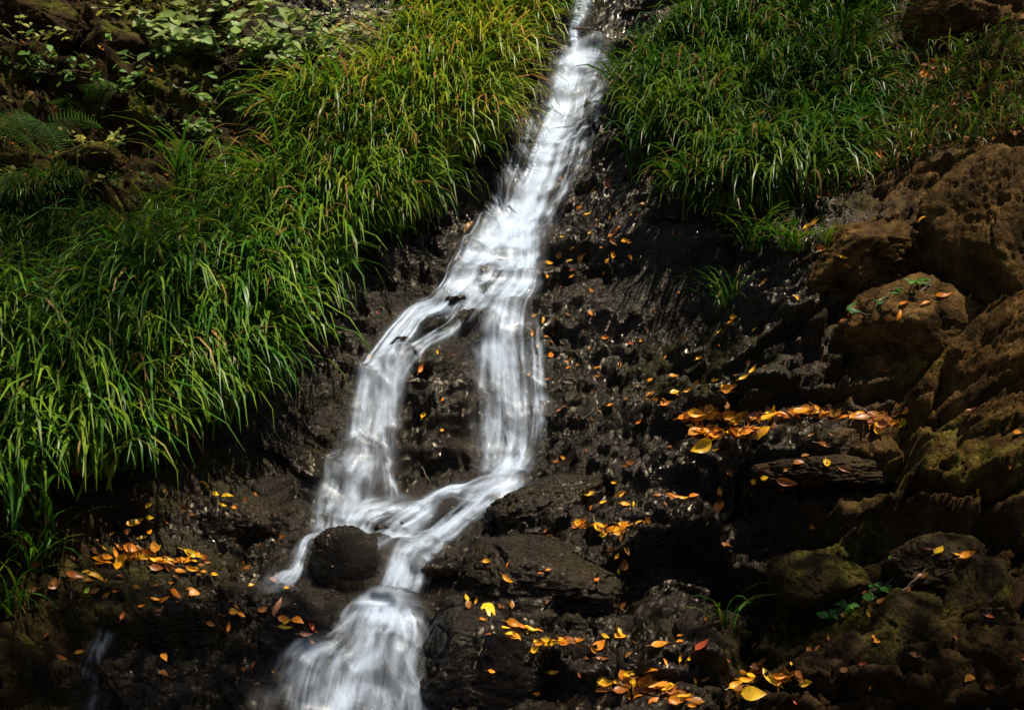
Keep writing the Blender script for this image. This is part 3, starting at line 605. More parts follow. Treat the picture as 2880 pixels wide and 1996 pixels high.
# ------------------------------------------------------------------ grass
def ground_normal(s, t):
    e = .03
    hs = (grid_at(HW, s + e, t) - grid_at(HW, s - e, t)) / (2 * e); ht = (grid_at(HW, s, t + e) - grid_at(HW, s, t - e)) / (2 * e)
    return hs, ht
def blades(root, L, w, az, e0, droop, tint, K=6, twist=None):
    N = len(root); prof = np.array([.75, .95, 1, .95, .8, .5, .06]) if K == 6 else np.linspace(1, .05, K + 1) ** .6
    p = root.copy(); V = np.zeros((N, K + 1, 2, 3)); dirh = np.stack([np.cos(az), np.sin(az), np.zeros(N)], 1)
    side0 = np.stack([-np.sin(az), np.cos(az), np.zeros(N)], 1)
    tw = RNG.uniform(-.6, .6, N) if twist is None else twist
    for k in range(K + 1):
        f = k / K; e = e0 - droop * f ** 1.25
        tang = dirh * np.cos(e)[:, None] + np.array([0, 0, 1]) * np.sin(e)[:, None]
        up = np.cross(side0, tang); a = tw * f
        side = side0 * np.cos(a)[:, None] + up * np.sin(a)[:, None]
        V[:, k, 0] = p - side * (w * prof[k] * .5)[:, None]; V[:, k, 1] = p + side * (w * prof[k] * .5)[:, None]
        p = p + tang * (L / K)[:, None]
    base = (np.arange(N) * (K + 1) * 2)[:, None]; k = np.arange(K)[None, :] * 2
    Fq = np.stack([base + k, base + k + 1, base + k + 3, base + k + 2], -1).reshape(-1, 4)
    tipf = np.linspace(0, 1, K + 1)[None, :, None, None]
    col = tint[:, None, None, :] * (1 + .25 * tipf * np.array([1.2, .9, .4])); col = np.broadcast_to(col, (N, K + 1, 2, 3))
    al = np.ones((N, K + 1, 2, 1)); return V.reshape(-1, 3), Fq, np.concatenate([col, al], -1).reshape(-1, 4)
def tints(N, straw=.06, yellow=.3):
    g = np.array([.045, .15, .011]) * RNG.uniform(.55, 1.25, (N, 1)); y = np.array([.17, .26, .016]) * RNG.uniform(.7, 1.2, (N, 1)); b = np.array([.30, .20, .07]) * RNG.uniform(.5, 1.2, (N, 1))
    r = RNG.random((N, 1)); return np.where(r < straw, b, np.where(r < straw + yellow, y, g))
def sample(poly, n, excl=None):
    """points spread evenly over the part of the slope that lies in an outline"""
    out = []
    while sum(len(o) for o in out) < n:
        t = RNG.uniform(T_A, 6.6, n * 4); s = RNG.uniform(-4.6, 4.6, n * 4); h = grid_at(BASE, s, t); c, r = project(*from_sth(s, t, h))
        ok = in_poly(c, r, poly) & (c > -260) & (r > -260)
        if excl is not None: ok &= ~in_poly(c, r, excl)
        out.append(np.stack([s[ok], t[ok], c[ok], r[ok]], 1))
    return np.vstack(out)[:n]
def grass(name, poly, ntuft, per, Lr, wr, label, hue=lambda t: np.ones((len(t), 3)), excl=None, spread=.04, straw=.04, yellow=.35, down=.9, droop=(2.1, 3.0)):
    P = sample(poly, ntuft, excl); k = RNG.integers(per[0], per[1] + 1, ntuft); idx = np.repeat(np.arange(ntuft), k); N = len(idx)
    ts = RNG.uniform(.75, 1.2, ntuft)[idx]; taz = (-math.pi / 2 + RNG.normal(0, .5, ntuft))[idx]; tt = tints(ntuft, 0, .35)[idx]
    s = P[idx, 0] + RNG.normal(0, spread, N); t = P[idx, 1] + RNG.normal(0, spread, N)
    h = grid_at(Hf, s, t) - .006; root = np.stack(from_sth(s, t, h), 1)
    L = RNG.uniform(*Lr, N) * ts; w = RNG.uniform(*wr, N)
    rad = RNG.uniform(0, 2 * math.pi, N); vx = np.cos(rad) + down * 1.6 * np.cos(taz); vy = np.sin(rad) + down * 1.6 * np.sin(taz); az = np.arctan2(vy, vx)
    e0 = RNG.uniform(.85, 1.5, N); dr = RNG.uniform(*droop, N)
    tint = .5 * tt + .5 * tints(N, straw, yellow); br = RNG.random(N) < straw; tint[br] = tints(int(br.sum()), 1, 0); tint = tint * hue(P[idx, 1])
    V, Fq, col = blades(root, L, w, az, e0, dr, tint)
    me = mesh_np(name, V, Fq, M_GRASS); color_attr(me, 'tint', col)
    return obj(name, me, label=label, cat='grass', kind='stuff')
grass('grass', GL, 860, (17, 26), (.34, .64), (.008, .0165), 'long arching green grass covering the bank left of the waterfall', lambda t: 1 + sstep(1.8, 3.8, t)[:, None] * np.array([[.9, .35, .1]]), GSHORT)
grass('grass', GSHORT, 2100, (7, 11), (.1, .24), (.0035, .007), 'short fine grass matting the far left of the bank', lambda t: np.full((len(t), 3), .62), None, .03, .08, .2)
grass('grass', GR, 470, (15, 23), (.3, .54), (.007, .015), 'dark arching grass on the bank right of the waterfall', lambda t: np.full((len(t), 3), .7), None, .035, .05, .25)
grass('grass', GSP, 170, (4, 9), (.12, .3), (.004, .008), 'sparse thin grass and dry stems among the right rocks', lambda t: np.full((len(t), 3), .7), None, .03, .16, .2)

# single tufts
def tuft(c, r, n, Lr, wr, label, down=.6, straw=.05, seed=0, droop=(1.3, 2.2)):
    loc, nrm = cast(c, r); N = n
    root = np.stack([RNG.normal(0, .022, N), RNG.normal(0, .014, N), np.full(N, -.008)], 1)
    rad = RNG.uniform(0, 2 * math.pi, N); az = np.arctan2(np.sin(rad) - down, np.cos(rad))
    V, Fq, col = blades(root, RNG.uniform(*Lr, N), RNG.uniform(*wr, N), az, RNG.uniform(.75, 1.45, N), RNG.uniform(*droop, N), tints(N, straw, .3))
    me = mesh_np('grass_tuft', V, Fq, M_GRASS); color_attr(me, 'tint', col)
    return obj('grass_tuft', me, label=label, cat='grass tuft', group='single grass tufts', loc=loc)
for a in [(2130,700,70,(.14,.30),(.004,.007),'arching grass tuft on the mossy shoulder right of the dark wall'),
          (2230,700,60,(.12,.26),(.004,.007),'green grass tuft against the layered brown boulder'),
          (2320,690,30,(.08,.18),(.003,.006),'small grass tuft hanging at the front of the layered boulder'),
          (2040,860,34,(.14,.3),(.003,.006),'dark grass tuft drooping down the side of the wet wall'),
          (2040,1760,16,(.14,.26),(.004,.006),'lone thin grass tuft in the dark lower right hollow'),
          (95,1600,30,(.2,.34),(.006,.01),'grass tuft at the left edge arching over the leaf shelf'),
          (20,1720,24,(.2,.32),(.006,.01),'long grass tuft hanging down the lower left edge')]:
    tuft(*a)

# ------------------------------------------------------------------ leaves
def leaf_mesh(name, wr, curl, fold, bend, stem, mat, n=6, tip=.45):
    V = []; Fc = []
    for k in range(n + 1):
        f = k / n; x = f - .5
        wv = wr * .5 * (math.sin(math.pi * min(1, f ** (.75)) ) ** .8 if 0 < f < 1 else .0) * (1 - tip * f ** 3) + .004
        zc = curl * (x * x * 4 - .3) * .25; yb = bend * (x * x * 4) * .1
        for sgn in (-1, 0, 1):
            V.append((x, sgn * wv + yb, zc + abs(sgn) * fold * wv))
    for k in range(n):
        for j in (0, 1):
            a = k * 3 + j; Fc.append((a, a + 3, a + 4, a + 1))
    if stem:
        b = len(V)
        for (x, z) in ((-.5, 0), (-.62, .02), (-.78, .06)):
            zz = curl * .175 + z * .6; V += [(x, -.009 + bend * .1, zz), (x, .009 + bend * .1, zz)]
        for k in range(2): Fc.append((b + 2 * k, b + 2 * k + 2, b + 2 * k + 3, b + 2 * k + 1))
    return mesh_np(name, np.array(V, float), np.array(Fc), mat)
LEAVES = [leaf_mesh('fallen_leaf', w, c, f, b, st, M_LEAF) for (w, c, f, b, st) in
          [(.5, .25, .35, .3, 1), (.42, .55, .5, -.4, 1), (.6, -.3, .25, .2, 0), (.36, .8, .9, .5, 1), (.55, .9, .7, -.6, 1), (.3, -.6, .8, .6, 0), (.68, .5, .45, .5, 1)]]
COLS = {'y': (.92, .50, .015), 'o': (.78, .27, .012), 'b': (.30, .105, .014), 'r': (.45, .09, .02), 'p': (.42, .22, .09), 'g': (.3, .4, .02)}
CN = {'y': 'yellow', 'o': 'orange', 'b': 'brown', 'r': 'red brown', 'p': 'pinkish tan', 'g': 'lime green'}
ZA = (1800, 600, .47, [(355,1395,150,205,'y','largest yellow leaf, pointing down left from the long leaf heap'),(475,1420,80,100,'y','yellow leaf hanging below the left end of the long heap'),(1412,1280,85,115,'y'),(1550,1270,130,-25,'y','long yellow leaf at the right end of the long heap'),(1590,1250,60,110,'y'),
 (1120,1510,80,-90,'y','round pointed yellow leaf alone on the grey ledge stone'),(1600,1175,85,25,'o'),(1990,1185,70,15,'b'),(455,1000,75,-15,'y'),(630,985,70,30,'y'),(685,940,70,60,'y'),(650,890,60,110,'b'),(750,925,50,50,'b'),
 (350,1015,90,25,'o'),(280,1055,55,25,'y'),(205,1075,60,30,'y'),(150,1135,70,25,'o'),(95,1115,70,20,'o'),(55,1085,50,60,'o'),(360,865,50,40,'y','small yellow leaf alone on the green moss'),(520,1045,80,20,'o'),(570,1030,60,45,'o'),(490,1035,40,80,'y'),
 (400,1045,35,30,'y'),(540,1065,50,0,'o'),(565,620,50,-5,'y'),(550,655,50,5,'o'),(690,700,40,60,'y','crumpled yellow leaf on the moss below the hanging grass'),(485,710,45,70,'y'),(930,515,70,-50,'y','narrow yellow leaf hanging under the tuft'),(750,415,60,30,'y'),(935,120,60,80,'y'),
 (1035,75,110,0,'y'),(1085,210,60,-10,'o'),(1215,270,60,-10,'y'),(1240,320,70,-60,'b'),(1405,30,35,10,'y'),(1705,35,75,5,'y'),(1810,500,110,20,'o'),(1710,545,80,30,'o'),(1590,545,70,60,'o'),(1550,610,80,70,'o'),
 (1985,500,45,45,'o'),(1420,520,90,15,'b'),(1500,635,60,-15,'b'),(1290,560,50,60,'b'),(1220,645,50,20,'b'),(1260,605,50,80,'b'),(1470,935,85,0,'b','brown curled leaf alone below the ochre boulder'),(2270,995,70,-30,'o','orange leaf at the right edge below the rock wall'),(1115,1390,110,-10,'b'),
 (990,1455,50,0,'b'),(545,1555,50,-60,'b'),(950,1500,70,-10,'b'),(870,1530,40,40,'b'),(1220,1530,80,-30,'b'),(745,1585,50,0,'y'),(1040,1330,55,30,'b'),(1160,1325,60,-20,'b'),(470,790,25,-60,'o'),(2090,1275,40,-20,'b'),
 (1180,1190,80,25,'y'),(1110,1215,70,10,'y'),(920,1190,70,0,'o'),(725,1330,55,15,'y'),(535,1305,55,75,'y'),(450,1290,65,60,'y'),(375,1260,40,90,'y')])
ZB = (1500, 1200, .4988, [(305,380,75,30,'y'),(465,320,50,-45,'y'),(480,375,85,10,'y'),(400,428,45,20,'y'),(320,455,45,40,'o'),(520,445,60,-30,'y'),(560,435,40,80,'y'),(790,405,90,10,'o'),(850,410,60,-10,'y'),(910,395,60,10,'o'),
 (1055,360,55,100,'o'),(1055,445,95,80,'o','upright orange leaf on the dark ledge'),(290,555,80,-30,'y'),(370,580,80,-70,'y'),(400,610,50,0,'y'),(470,560,60,-20,'y'),(520,550,70,-15,'y'),(500,600,80,10,'y'),(600,545,50,20,'y'),(645,525,50,30,'o'),
 (97,610,30,0,'y'),(75,580,40,60,'b'),(470,720,40,60,'y'),(475,810,40,80,'y'),(350,870,60,60,'o'),(510,770,70,80,'b'),(520,690,70,-80,'b'),(470,1150,80,75,'y'),(495,1190,95,60,'y'),(85,1210,50,0,'y'),(20,1255,60,15,'y'),
 (160,1220,50,5,'y'),(250,1220,90,-10,'o'),(380,1235,90,50,'o'),(350,1260,70,-40,'o'),(400,1180,50,-20,'y'),(400,1320,80,-35,'b'),(545,1290,50,70,'b'),(720,1230,100,5,'o'),(830,1185,40,45,'o'),(968,1240,100,70,'r','slim red leaf standing on the lower right rock'),
 (745,1325,55,100,'o'),(825,1295,45,80,'y'),(875,1290,65,30,'y'),(118,1380,65,5,'y','pale yellow leaf alone on the wet slab'),(265,1400,40,-60,'b'),(300,1310,50,70,'b'),(545,1385,90,15,'y'),(665,1385,110,-20,'o'),(425,1435,85,10,'y'),(485,1440,70,-60,'y'),
 (595,1460,120,80,'o'),(670,1440,90,0,'o'),(680,1480,100,10,'b'),(765,1460,60,10,'y'),(810,1490,80,-20,'y'),(915,1430,40,110,'y','small yellow leaf between the two bottom heaps'),(970,1410,60,20,'b'),(680,1545,70,40,'o'),(830,1545,110,-15,'o'),(920,1560,100,20,'o'),
 (1090,1580,70,40,'y'),(400,1500,100,-20,'b'),(500,1500,90,-10,'b'),(595,1530,70,100,'o'),(1140,1450,100,35,'y'),(1175,1390,60,70,'o'),(1330,1410,130,-50,'y','long yellow leaf hanging in the bottom right heap'),(1390,1455,70,-60,'y'),(1440,1390,120,-15,'o'),(1305,1320,70,20,'b'),
 (1530,1430,75,15,'y'),(1245,1505,140,-5,'y','large yellow leaf with dark specks at the bottom right heap'),(1270,1360,80,0,'b'),(1450,1335,25,90,'y'),(1200,1440,80,-60,'b'),(1305,290,45,0,'y'),(1250,305,50,0,'y'),(1430,310,120,-10,'b'),(1430,350,100,-25,'b'),
 (1110,265,50,-45,'b'),(700,390,60,30,'b'),(135,205,50,-60,'b'),(1480,1540,60,-60,'r')])
ZC = (2100, 1250, .4673, [(1170,645,80,75,'y','upright yellow leaf on the grey lumpy rock'),(1105,645,70,-20,'b'),(1345,670,100,-15,'o'),(1265,665,45,-10,'y'),(1065,800,90,50,'b'),(1005,850,60,30,'b'),(965,885,60,40,'b'),(820,945,60,30,'b'),(730,1020,40,100,'y'),(775,1170,110,10,'o','orange leaf lying flat below the small green plants'),
 (435,1240,70,80,'b'),(380,1235,45,-60,'b'),(485,1160,40,80,'b'),(700,1305,60,20,'r'),(595,1030,60,30,'b'),(1010,1265,60,-20,'b'),(1450,640,40,40,'b'),(540,1085,35,30,'b'),(150,1095,70,-30,'b'),(740,1455,25,60,'o'),(1465,1030,60,-40,'r')])
ZD = (0, 1296, .4386, [(865,405,120,50,'y','long yellow leaf standing below the grass at the left shelf'),(815,445,60,30,'b'),(965,360,50,-5,'y'),(910,500,75,55,'y'),(955,280,50,45,'y'),(1300,155,70,15,'y'),(1060,200,60,60,'y'),(720,470,45,60,'o'),(660,570,50,20,'y'),(655,605,30,0,'y'),(620,605,30,0,'y'),
 (650,655,130,0,'o'),(765,635,140,28,'y','long yellow leaf curved upward in the left shelf heap'),(910,605,110,-15,'y'),(1010,560,50,60,'y'),(990,600,25,0,'y'),(880,570,100,-25,'b'),(820,540,80,-20,'b'),(610,755,140,5,'y','wide yellow leaf at the front of the left shelf'),(555,705,60,20,'y'),(470,735,120,12,'b'),
 (350,790,90,45,'b'),(225,820,70,15,'b'),(690,765,40,70,'o'),(770,750,60,20,'r'),(560,825,45,50,'g','small lime green leaf on the left shelf'),(600,830,70,30,'b'),(685,850,55,40,'o'),(745,825,40,0,'o'),(1085,645,75,15,'y'),(1235,605,130,-10,'y','wide yellow leaf at the right of the left shelf'),(1245,645,45,15,'y'),
 (1320,645,80,-10,'b'),(1010,680,90,-5,'b'),(1160,715,80,0,'o'),(1090,700,110,-20,'b'),(1015,718,40,20,'o'),(1130,740,80,-30,'b'),(1260,690,28,0,'y'),(1305,710,40,10,'o'),(1375,725,45,0,'y'),(1605,800,45,30,'y','orange yellow leaf beside the thin spill'),(1060,885,90,25,'o'),(1000,900,80,25,'o'),
 (1110,860,90,10,'o'),(1230,848,110,3,'o'),(1140,915,45,40,'o'),(910,925,50,15,'o'),(1020,945,60,10,'b'),(1445,215,65,60,'y'),(1470,235,60,-20,'y'),(1380,218,50,-20,'y'),(1430,280,50,-15,'y'),(1500,295,40,0,'o'),(1580,260,80,10,'r'),(1630,215,40,60,'b'),
 (1490,965,70,0,'y'),(1540,980,60,-25,'o'),(1510,930,50,-60,'b'),(1460,1060,70,70,'o'),(1410,990,60,-10,'b'),(1350,1040,60,-20,'b'),(1830,1085,95,15,'y','broad yellow leaf on the black crag beside the fan'),(1850,1040,65,10,'y'),(1830,1010,90,-15,'o'),(1915,1030,90,-40,'o'),
 (1985,1070,100,-70,'r','red curled leaf beside the broad yellow leaf on the crag'),(1965,1120,90,10,'p'),(2000,1150,40,-40,'p'),(1790,930,130,72,'p','long tan strip of leaf standing on the black crag'),(1645,1300,80,75,'r'),(785,990,60,70,'r'),(860,962,40,0,'r'),(1840,818,35,0,'y'),(230,650,80,-10,'b')])
ZE = (700, 1296, .4386, [(1530,645,60,-5,'y','bright yellow leaf on top of the bulging boulder'),(1665,770,100,-50,'y','yellow leaf with long stalk on the bulging boulder'),(1385,875,50,80,'y'),(1455,885,50,70,'y'),(1540,965,140,-65,'y','long yellow leaf hanging at the foot of the bulging boulder'),(1665,665,45,80,'o'),(1680,920,70,70,'b'),(1410,930,80,-85,'b'),(1500,1025,50,0,'o'),
 (1640,1080,70,5,'y'),(1690,1050,110,-10,'o'),(1800,1090,100,-10,'y'),(1750,1075,90,-35,'o'),(1860,1095,60,10,'o'),(1870,715,40,0,'o'),(1920,700,40,30,'o'),(1550,1350,55,5,'o','small orange leaf at the foot of the wet slab'),(1845,1490,40,0,'o')])
ZF = (1400, 500, .4386, [(625,75,55,85,'y'),(705,40,80,80,'b'),(525,195,45,40,'o'),(585,240,60,65,'y'),(725,245,40,80,'y'),(860,235,30,80,'y'),(910,240,40,0,'b'),(940,180,60,0,'b'),(415,385,30,10,'y'),(480,455,45,10,'y'),(535,515,60,40,'o'),(570,490,40,40,'o'),(735,495,50,75,'y'),
 (850,510,40,-60,'o'),(740,415,80,-60,'b'),(820,405,55,5,'y'),(845,415,40,0,'o'),(765,345,70,30,'b'),(590,355,30,40,'y'),(315,630,40,70,'o'),(470,590,35,20,'o'),(480,630,40,20,'o'),(325,550,55,10,'y'),(465,535,45,20,'y'),(400,495,60,70,'b'),(705,535,40,50,'y'),(685,610,35,60,'o'),
 (290,910,60,80,'y'),(255,1065,40,70,'y'),(240,885,40,40,'o'),(215,990,55,70,'o'),(360,1010,45,-50,'b'),(340,1130,55,35,'o'),(185,1255,60,20,'y'),(600,870,50,-60,'o'),(690,1028,45,0,'o'),(955,975,40,-50,'b'),(920,1055,55,80,'o'),(855,1060,40,-40,'r'),(775,1195,50,60,'o'),(640,1225,60,0,'o'),
 (650,1270,45,0,'o'),(455,1215,50,0,'o'),(320,1295,30,0,'o'),(725,1460,40,20,'o'),(910,1560,50,40,'o'),(405,1490,55,80,'b'),(980,1295,40,20,'o'),(1130,1280,60,-20,'o')])
ZG = (800, 600, .4386, [(990,890,40,-60,'y'),(870,990,80,60,'o','orange leaf on the brown rock between the two falls'),(893,1300,85,85,'y','yellow leaf stuck low on the rock between the two falls'),(1010,1190,40,60,'o'),(1008,1387,35,20,'y'),(1075,910,30,0,'r'),(550,930,40,-60,'o'),(1120,280,40,60,'p'),(1190,90,120,70,'p','straw coloured dead blade beside the left edge of the chute'),(595,640,35,-60,'r')])
ZONES = {0: 'on the mossy rocks and ledges right of the falls', 1: 'on the lower right rocks', 2: 'on the far right rocks', 3: 'on the rock shelf below the left grass', 4: 'on the bulging boulder beside the plunge', 5: 'on the dark wet wall right of the falls', 6: 'on the rock between the two arms of the falls'}
CAMV = Vector((0, 0, 0))
ALL = []
for zi, (x0, y0, k, L) in enumerate([ZA, ZB, ZC, ZD, ZE, ZF, ZG]):
    for l in L: ALL.append((x0 + l[0] * k, y0 + l[1] * k, l[2] * k, l[3], l[4], l[5] if len(l) > 5 else None, zi))
# the crowded middle of the long heap and of the bottom heap, more leaves in the same places
def along(pl, n, jit, cols, L):
    pl = np.array(pl, float); d = np.concatenate([[0], np.cumsum(np.linalg.norm(np.diff(pl, axis=0), axis=1))])
    for _ in range(n):
        f = random.random() * d[-1]; c = np.interp(f, d, pl[:, 0]); r = np.interp(f, d, pl[:, 1])
        ALL.append((c + random.gauss(0, jit), r + random.gauss(0, jit * .6), random.uniform(*L), random.choice([0, 20, -20, 40, 160, 200, 80, -60]) + random.uniform(-15, 15), random.choice(cols), None, 0 if r < 1400 else 1))
n_fixed = len(ALL)
along([(1930,1185),(1990,1160),(2080,1175),(2200,1170),(2300,1160),(2440,1180),(2520,1185)], 120, 9, 'oobbby', (24, 52))
along([(1955,1215),(2060,1220),(2150,1215)], 55, 12, 'oobby', (24, 48))
along([(1720,1920),(1800,1910),(1870,1935),(1960,1980)], 44, 16, 'oobby', (25, 50))
along([(2070,1935),(2150,1890),(2240,1900)], 24, 16, 'oobby', (25, 50))
along([(270,1580),(380,1550),(480,1590),(560,1575)], 30, 16, 'oobby', (20, 44))
along([(1630,1475),(1700,1490),(1800,1470)], 26, 7, 'oyb', (18, 34))
along([(1380,1775),(1480,1795),(1640,1815)], 26, 9, 'oby', (18, 36))
order = sorted(range(len(ALL)), key=lambda i: -(ALL[i][2] + (1000 if i < n_fixed and ALL[i][5] else 0) + (15 if i < n_fixed else 0)))
keep = set(order[:300]); rest = []
leaf_me_np = [(np.array([v.co[:] for v in m.vertices]), np.array([p.vertices[:] for p in m.polygons])) for m in LEAVES]
SHAPE = ['oval', 'slim', 'broad', 'curled', 'folded', 'narrow', 'round']
MARKS = [(1990,1180,'at the left end of the long heap'),(2130,1175,'in the middle of the long heap'),(2300,1170,'in the long heap, right of its middle'),(2450,1185,'near the right end of the long heap'),(2080,1225,'under the long heap'),(2330,1300,'on the grey ledge stone'),
 (2120,1060,'at the upper end of the slanting row'),(2020,1080,'in the middle of the slanting row'),(1880,1120,'at the lower end of the slanting row'),(2070,900,'on the moss under the hanging grass'),(2250,660,'by the tuft on the layered boulder'),(2380,730,'on the layered brown boulder'),(2580,870,'on top of the ochre boulder'),(2420,880,'on the ledge left of the ochre boulder'),
 (2480,620,'in the cleft above the layered boulder'),(2750,1150,'on the far right ledge'),(1680,1400,'on the little step above the orange pocket'),(1780,1420,'right of the little step'),(1910,1400,'on the dark ledge under the hollow'),(2030,1410,'beside the upright orange leaf'),(1700,1480,'in the orange pocket'),(1790,1470,'at the right of the orange pocket'),(1740,1590,'in the crack below the orange pocket'),
 (1540,1500,'on the bulging boulder near the cascade'),(1520,1700,'at the foot of the bulging boulder'),(1480,1790,'above the wet slab'),(1620,1815,'on the ledge right of the wet slab'),(1730,1800,'by the end of the slab ledge'),(1860,1820,'on the dark rock under the lone tuft'),(1920,1850,'on the bare rock above the bottom heap'),(1760,1900,'at the upper left of the bottom heap'),(1830,1930,'in the middle of the bottom heap'),(1930,1970,'at the lower right of the bottom heap'),(1700,1950,'at the left of the bottom heap'),
 (2070,1920,'at the left of the bottom right heap'),(2160,1900,'in the middle of the bottom right heap'),(2230,1900,'at the right of the bottom right heap'),(2170,1350,'beside the large brown leaf on the ledge'),(2600,1550,'on the grey lumpy rock'),(2700,1570,'right of the upright yellow leaf'),(2560,1650,'on the dark rock beside the thin stem'),(2450,1750,'below the small green plants'),(2300,1830,'on the lower right rock face'),(2780,1740,'on the split rock at the right'),
 (390,1480,'below the grass on the left shelf'),(300,1570,'in the left part of the left shelf'),(390,1560,'in the middle of the left shelf'),(250,1630,'at the front left of the left shelf'),(140,1650,'at the far left of the shelf'),(320,1650,'at the front of the left shelf'),(480,1600,'on the right part of the left shelf'),(570,1580,'at the right end of the left shelf'),(470,1690,'in the orange row below the left shelf'),(560,1690,'at the right of the orange row below the shelf'),
 (640,1400,'in the small heap below the hanging grass'),(700,1410,'right of the small heap below the grass'),(640,1740,'on the crag in a sprinkle of brown'),(820,1760,'on the black crag beside the fan'),(720,1860,'low on the black crag'),(700,1650,'beside the thin spill'),(350,1730,'on the lower left rock'),(540,1350,'at the lower edge of the grass'),
 (1670,540,'high on the wet wall near the chute'),(1740,600,'high on the wet wall below the right grass'),(1620,720,'on the wet wall beside the fork'),(1750,700,'in the middle of the upper wet wall'),(1530,800,'on the wet wall by the white water'),(1510,930,'beside the lip of the right fall'),(1660,900,'in the middle of the wet wall'),(1810,950,'on the right half of the wet wall'),(1690,1040,'low on the wet wall'),(1540,1060,'beside the right curtain of water'),(1800,1150,'on the ledge at the foot of the wet wall'),(1600,1160,'low beside the right curtain'),
 (1230,1000,'on the stone between the two falls'),(1220,1170,'low on the stone between the two falls'),(1040,1010,'beside the left arm of the falls'),(1290,720,'left of the chute')]
def where(c, r): return min(MARKS, key=lambda m: (m[0] - c) ** 2 + (1.6 * (m[1] - r)) ** 2)[2]
def leaf_matrix(c, r, px, ang, lift):
    loc, nrm = cast(c, r); toc = (CAMV - loc).normalized()
    nn = (nrm * .6 + Vector((0, 0, 1)) * .45 + toc * .35 + Vector((random.gauss(0, .18), random.gauss(0, .18), random.gauss(0, .18)))).normalized()
    a = math.radians(ang); d = Vector((math.cos(a), 0, math.sin(a))); d = (d - nn * d.dot(nn)).normalized(); y = nn.cross(d)
    sc = px / F * loc.y * 1.02
    M = Matrix((d, y, nn)).transposed().to_4x4(); M.translation = loc + nrm * (.004 + lift) + nn * .06 * sc
    return M @ Matrix.Scale(sc, 4)
LV, LF, LC, ln = [], [], [], 0
for i, (c, r, px, ang, col, lab, zi) in enumerate(ALL):
    mi = random.randrange(len(LEAVES)) if px > 45 or random.random() < .8 else 3
    if lab and 'straw' in lab or lab and 'strip' in lab: mi = 5
    Mx = leaf_matrix(c, r, px, ang, random.uniform(0, .012) if i >= n_fixed else 0)
    base = COLS[col]; j = random.uniform(.75, 1.15); rgb = (base[0] * j, base[1] * j * random.uniform(.8, 1.15), base[2] * j)
    if i in keep:
        o = bpy.data.objects.new('fallen_leaf', LEAVES[mi]); COL.objects.link(o); o.matrix_world = Mx; o.color = (*rgb, 1)
        size = 'large' if px > 46 else ('small' if px < 24 else 'mid sized')
        o['label'] = lab or ' '.join(('%s %s %s fallen leaf %s' % (size, SHAPE[mi], CN[col], where(c, r))).split()); o['category'] = 'leaf'
        o['group'] = 'fallen leaves ' + where(c, r)
    else: rest.append((Mx, mi, rgb))
M_LITTER = plant_material('leaf_litter', .6, .2, .2)
# remaining leaves and the fine litter of brown bits caught among stems
def litter(n, poly, L):
    P = sample(poly, n)
    for s, t, c, r in P:
        h = float(grid_at(Hf, np.array([s]), np.array([t]))[0]); p = Vector(from_sth(s, t, h))
        nn = (Vector((0, -C, C)) + Vector((random.gauss(0, .5), random.gauss(0, .5), random.gauss(0, .5)))).normalized()
        d = nn.orthogonal().normalized(); d = Quaternion(nn, random.uniform(0, 6.28)) @ d; y = nn.cross(d); sc = random.uniform(*L)
        M = Matrix((d, y, nn)).transposed().to_4x4(); M.translation = p + nn * .008
        b = COLS[random.choice('bbbo')]; j = random.uniform(.4, 1.0); rest.append((M @ Matrix.Scale(sc, 4), random.randrange(7), (b[0] * j, b[1] * j, b[2] * j)))
litter(420, GSP, (.025, .07)); litter(160, GR, (.03, .06)); litter(260, GL, (.03, .06))
litter(50, [(1500,500),(1900,600),(1950,1050),(1600,1250),(1520,900)], (.015, .03)); litter(90, [(1600,1100),(2880,1100),(2880,1996),(1300,1996),(1500,1500)], (.012, .04)); litter(60, [(200,1450),(800,1400),(900,1900),(100,1900)], (.012, .04))
litter(200, [(0,0),(800,0),(950,300),(300,600),(0,560)], (.02, .05))
for Mx, mi, rgb in rest:
    Vv, Fv = leaf_me_np[mi]; A = np.array(Mx); LV.append(Vv @ A[:3, :3].T + A[:3, 3]); LF.append(Fv + ln); ln += len(Vv)
    LC.append(np.broadcast_to(np.array([*rgb, 1.0]), (len(Vv), 4)))
me = mesh_np('leaf_litter', np.vstack(LV), np.vstack(LF), M_LITTER); color_attr(me, 'tint', np.vstack(LC))
obj('leaf_litter', me, label='small brown and orange leaf litter scattered over rocks and grass', cat='leaf litter', kind='stuff')

# ------------------------------------------------------------------ shrubs, ferns, small plants
def tube_np(P, r0, r1, sides=5):
    P = np.asarray(P, float); n = len(P); tg = np.gradient(P, axis=0); tg /= np.linalg.norm(tg, axis=1)[:, None] + 1e-9
    a = np.cross(tg, np.array([.3, .9, .2])); a /= np.linalg.norm(a, axis=1)[:, None] + 1e-9; b = np.cross(tg, a)
    r = np.linspace(r0, r1, n)[:, None, None]; th = np.linspace(0, 2 * math.pi, sides, endpoint=False)
    V = P[:, None, :] + r * (np.cos(th)[None, :, None] * a[:, None, :] + np.sin(th)[None, :, None] * b[:, None, :])
    Fq = []
    for i in range(n - 1):
        for j in range(sides): Fq.append((i * sides + j, i * sides + (j + 1) % sides, (i + 1) * sides + (j + 1) % sides, (i + 1) * sides + j))
    return V.reshape(-1, 3), np.array(Fq)
GLEAF = [leaf_mesh('leaf', w, c, f, b, 0, M_FOLIAGE, 5) for (w, c, f, b) in [(.55, .2, .3, 0), (.62, -.25, .25, .1), (.48, .3, .4, -.1)]]
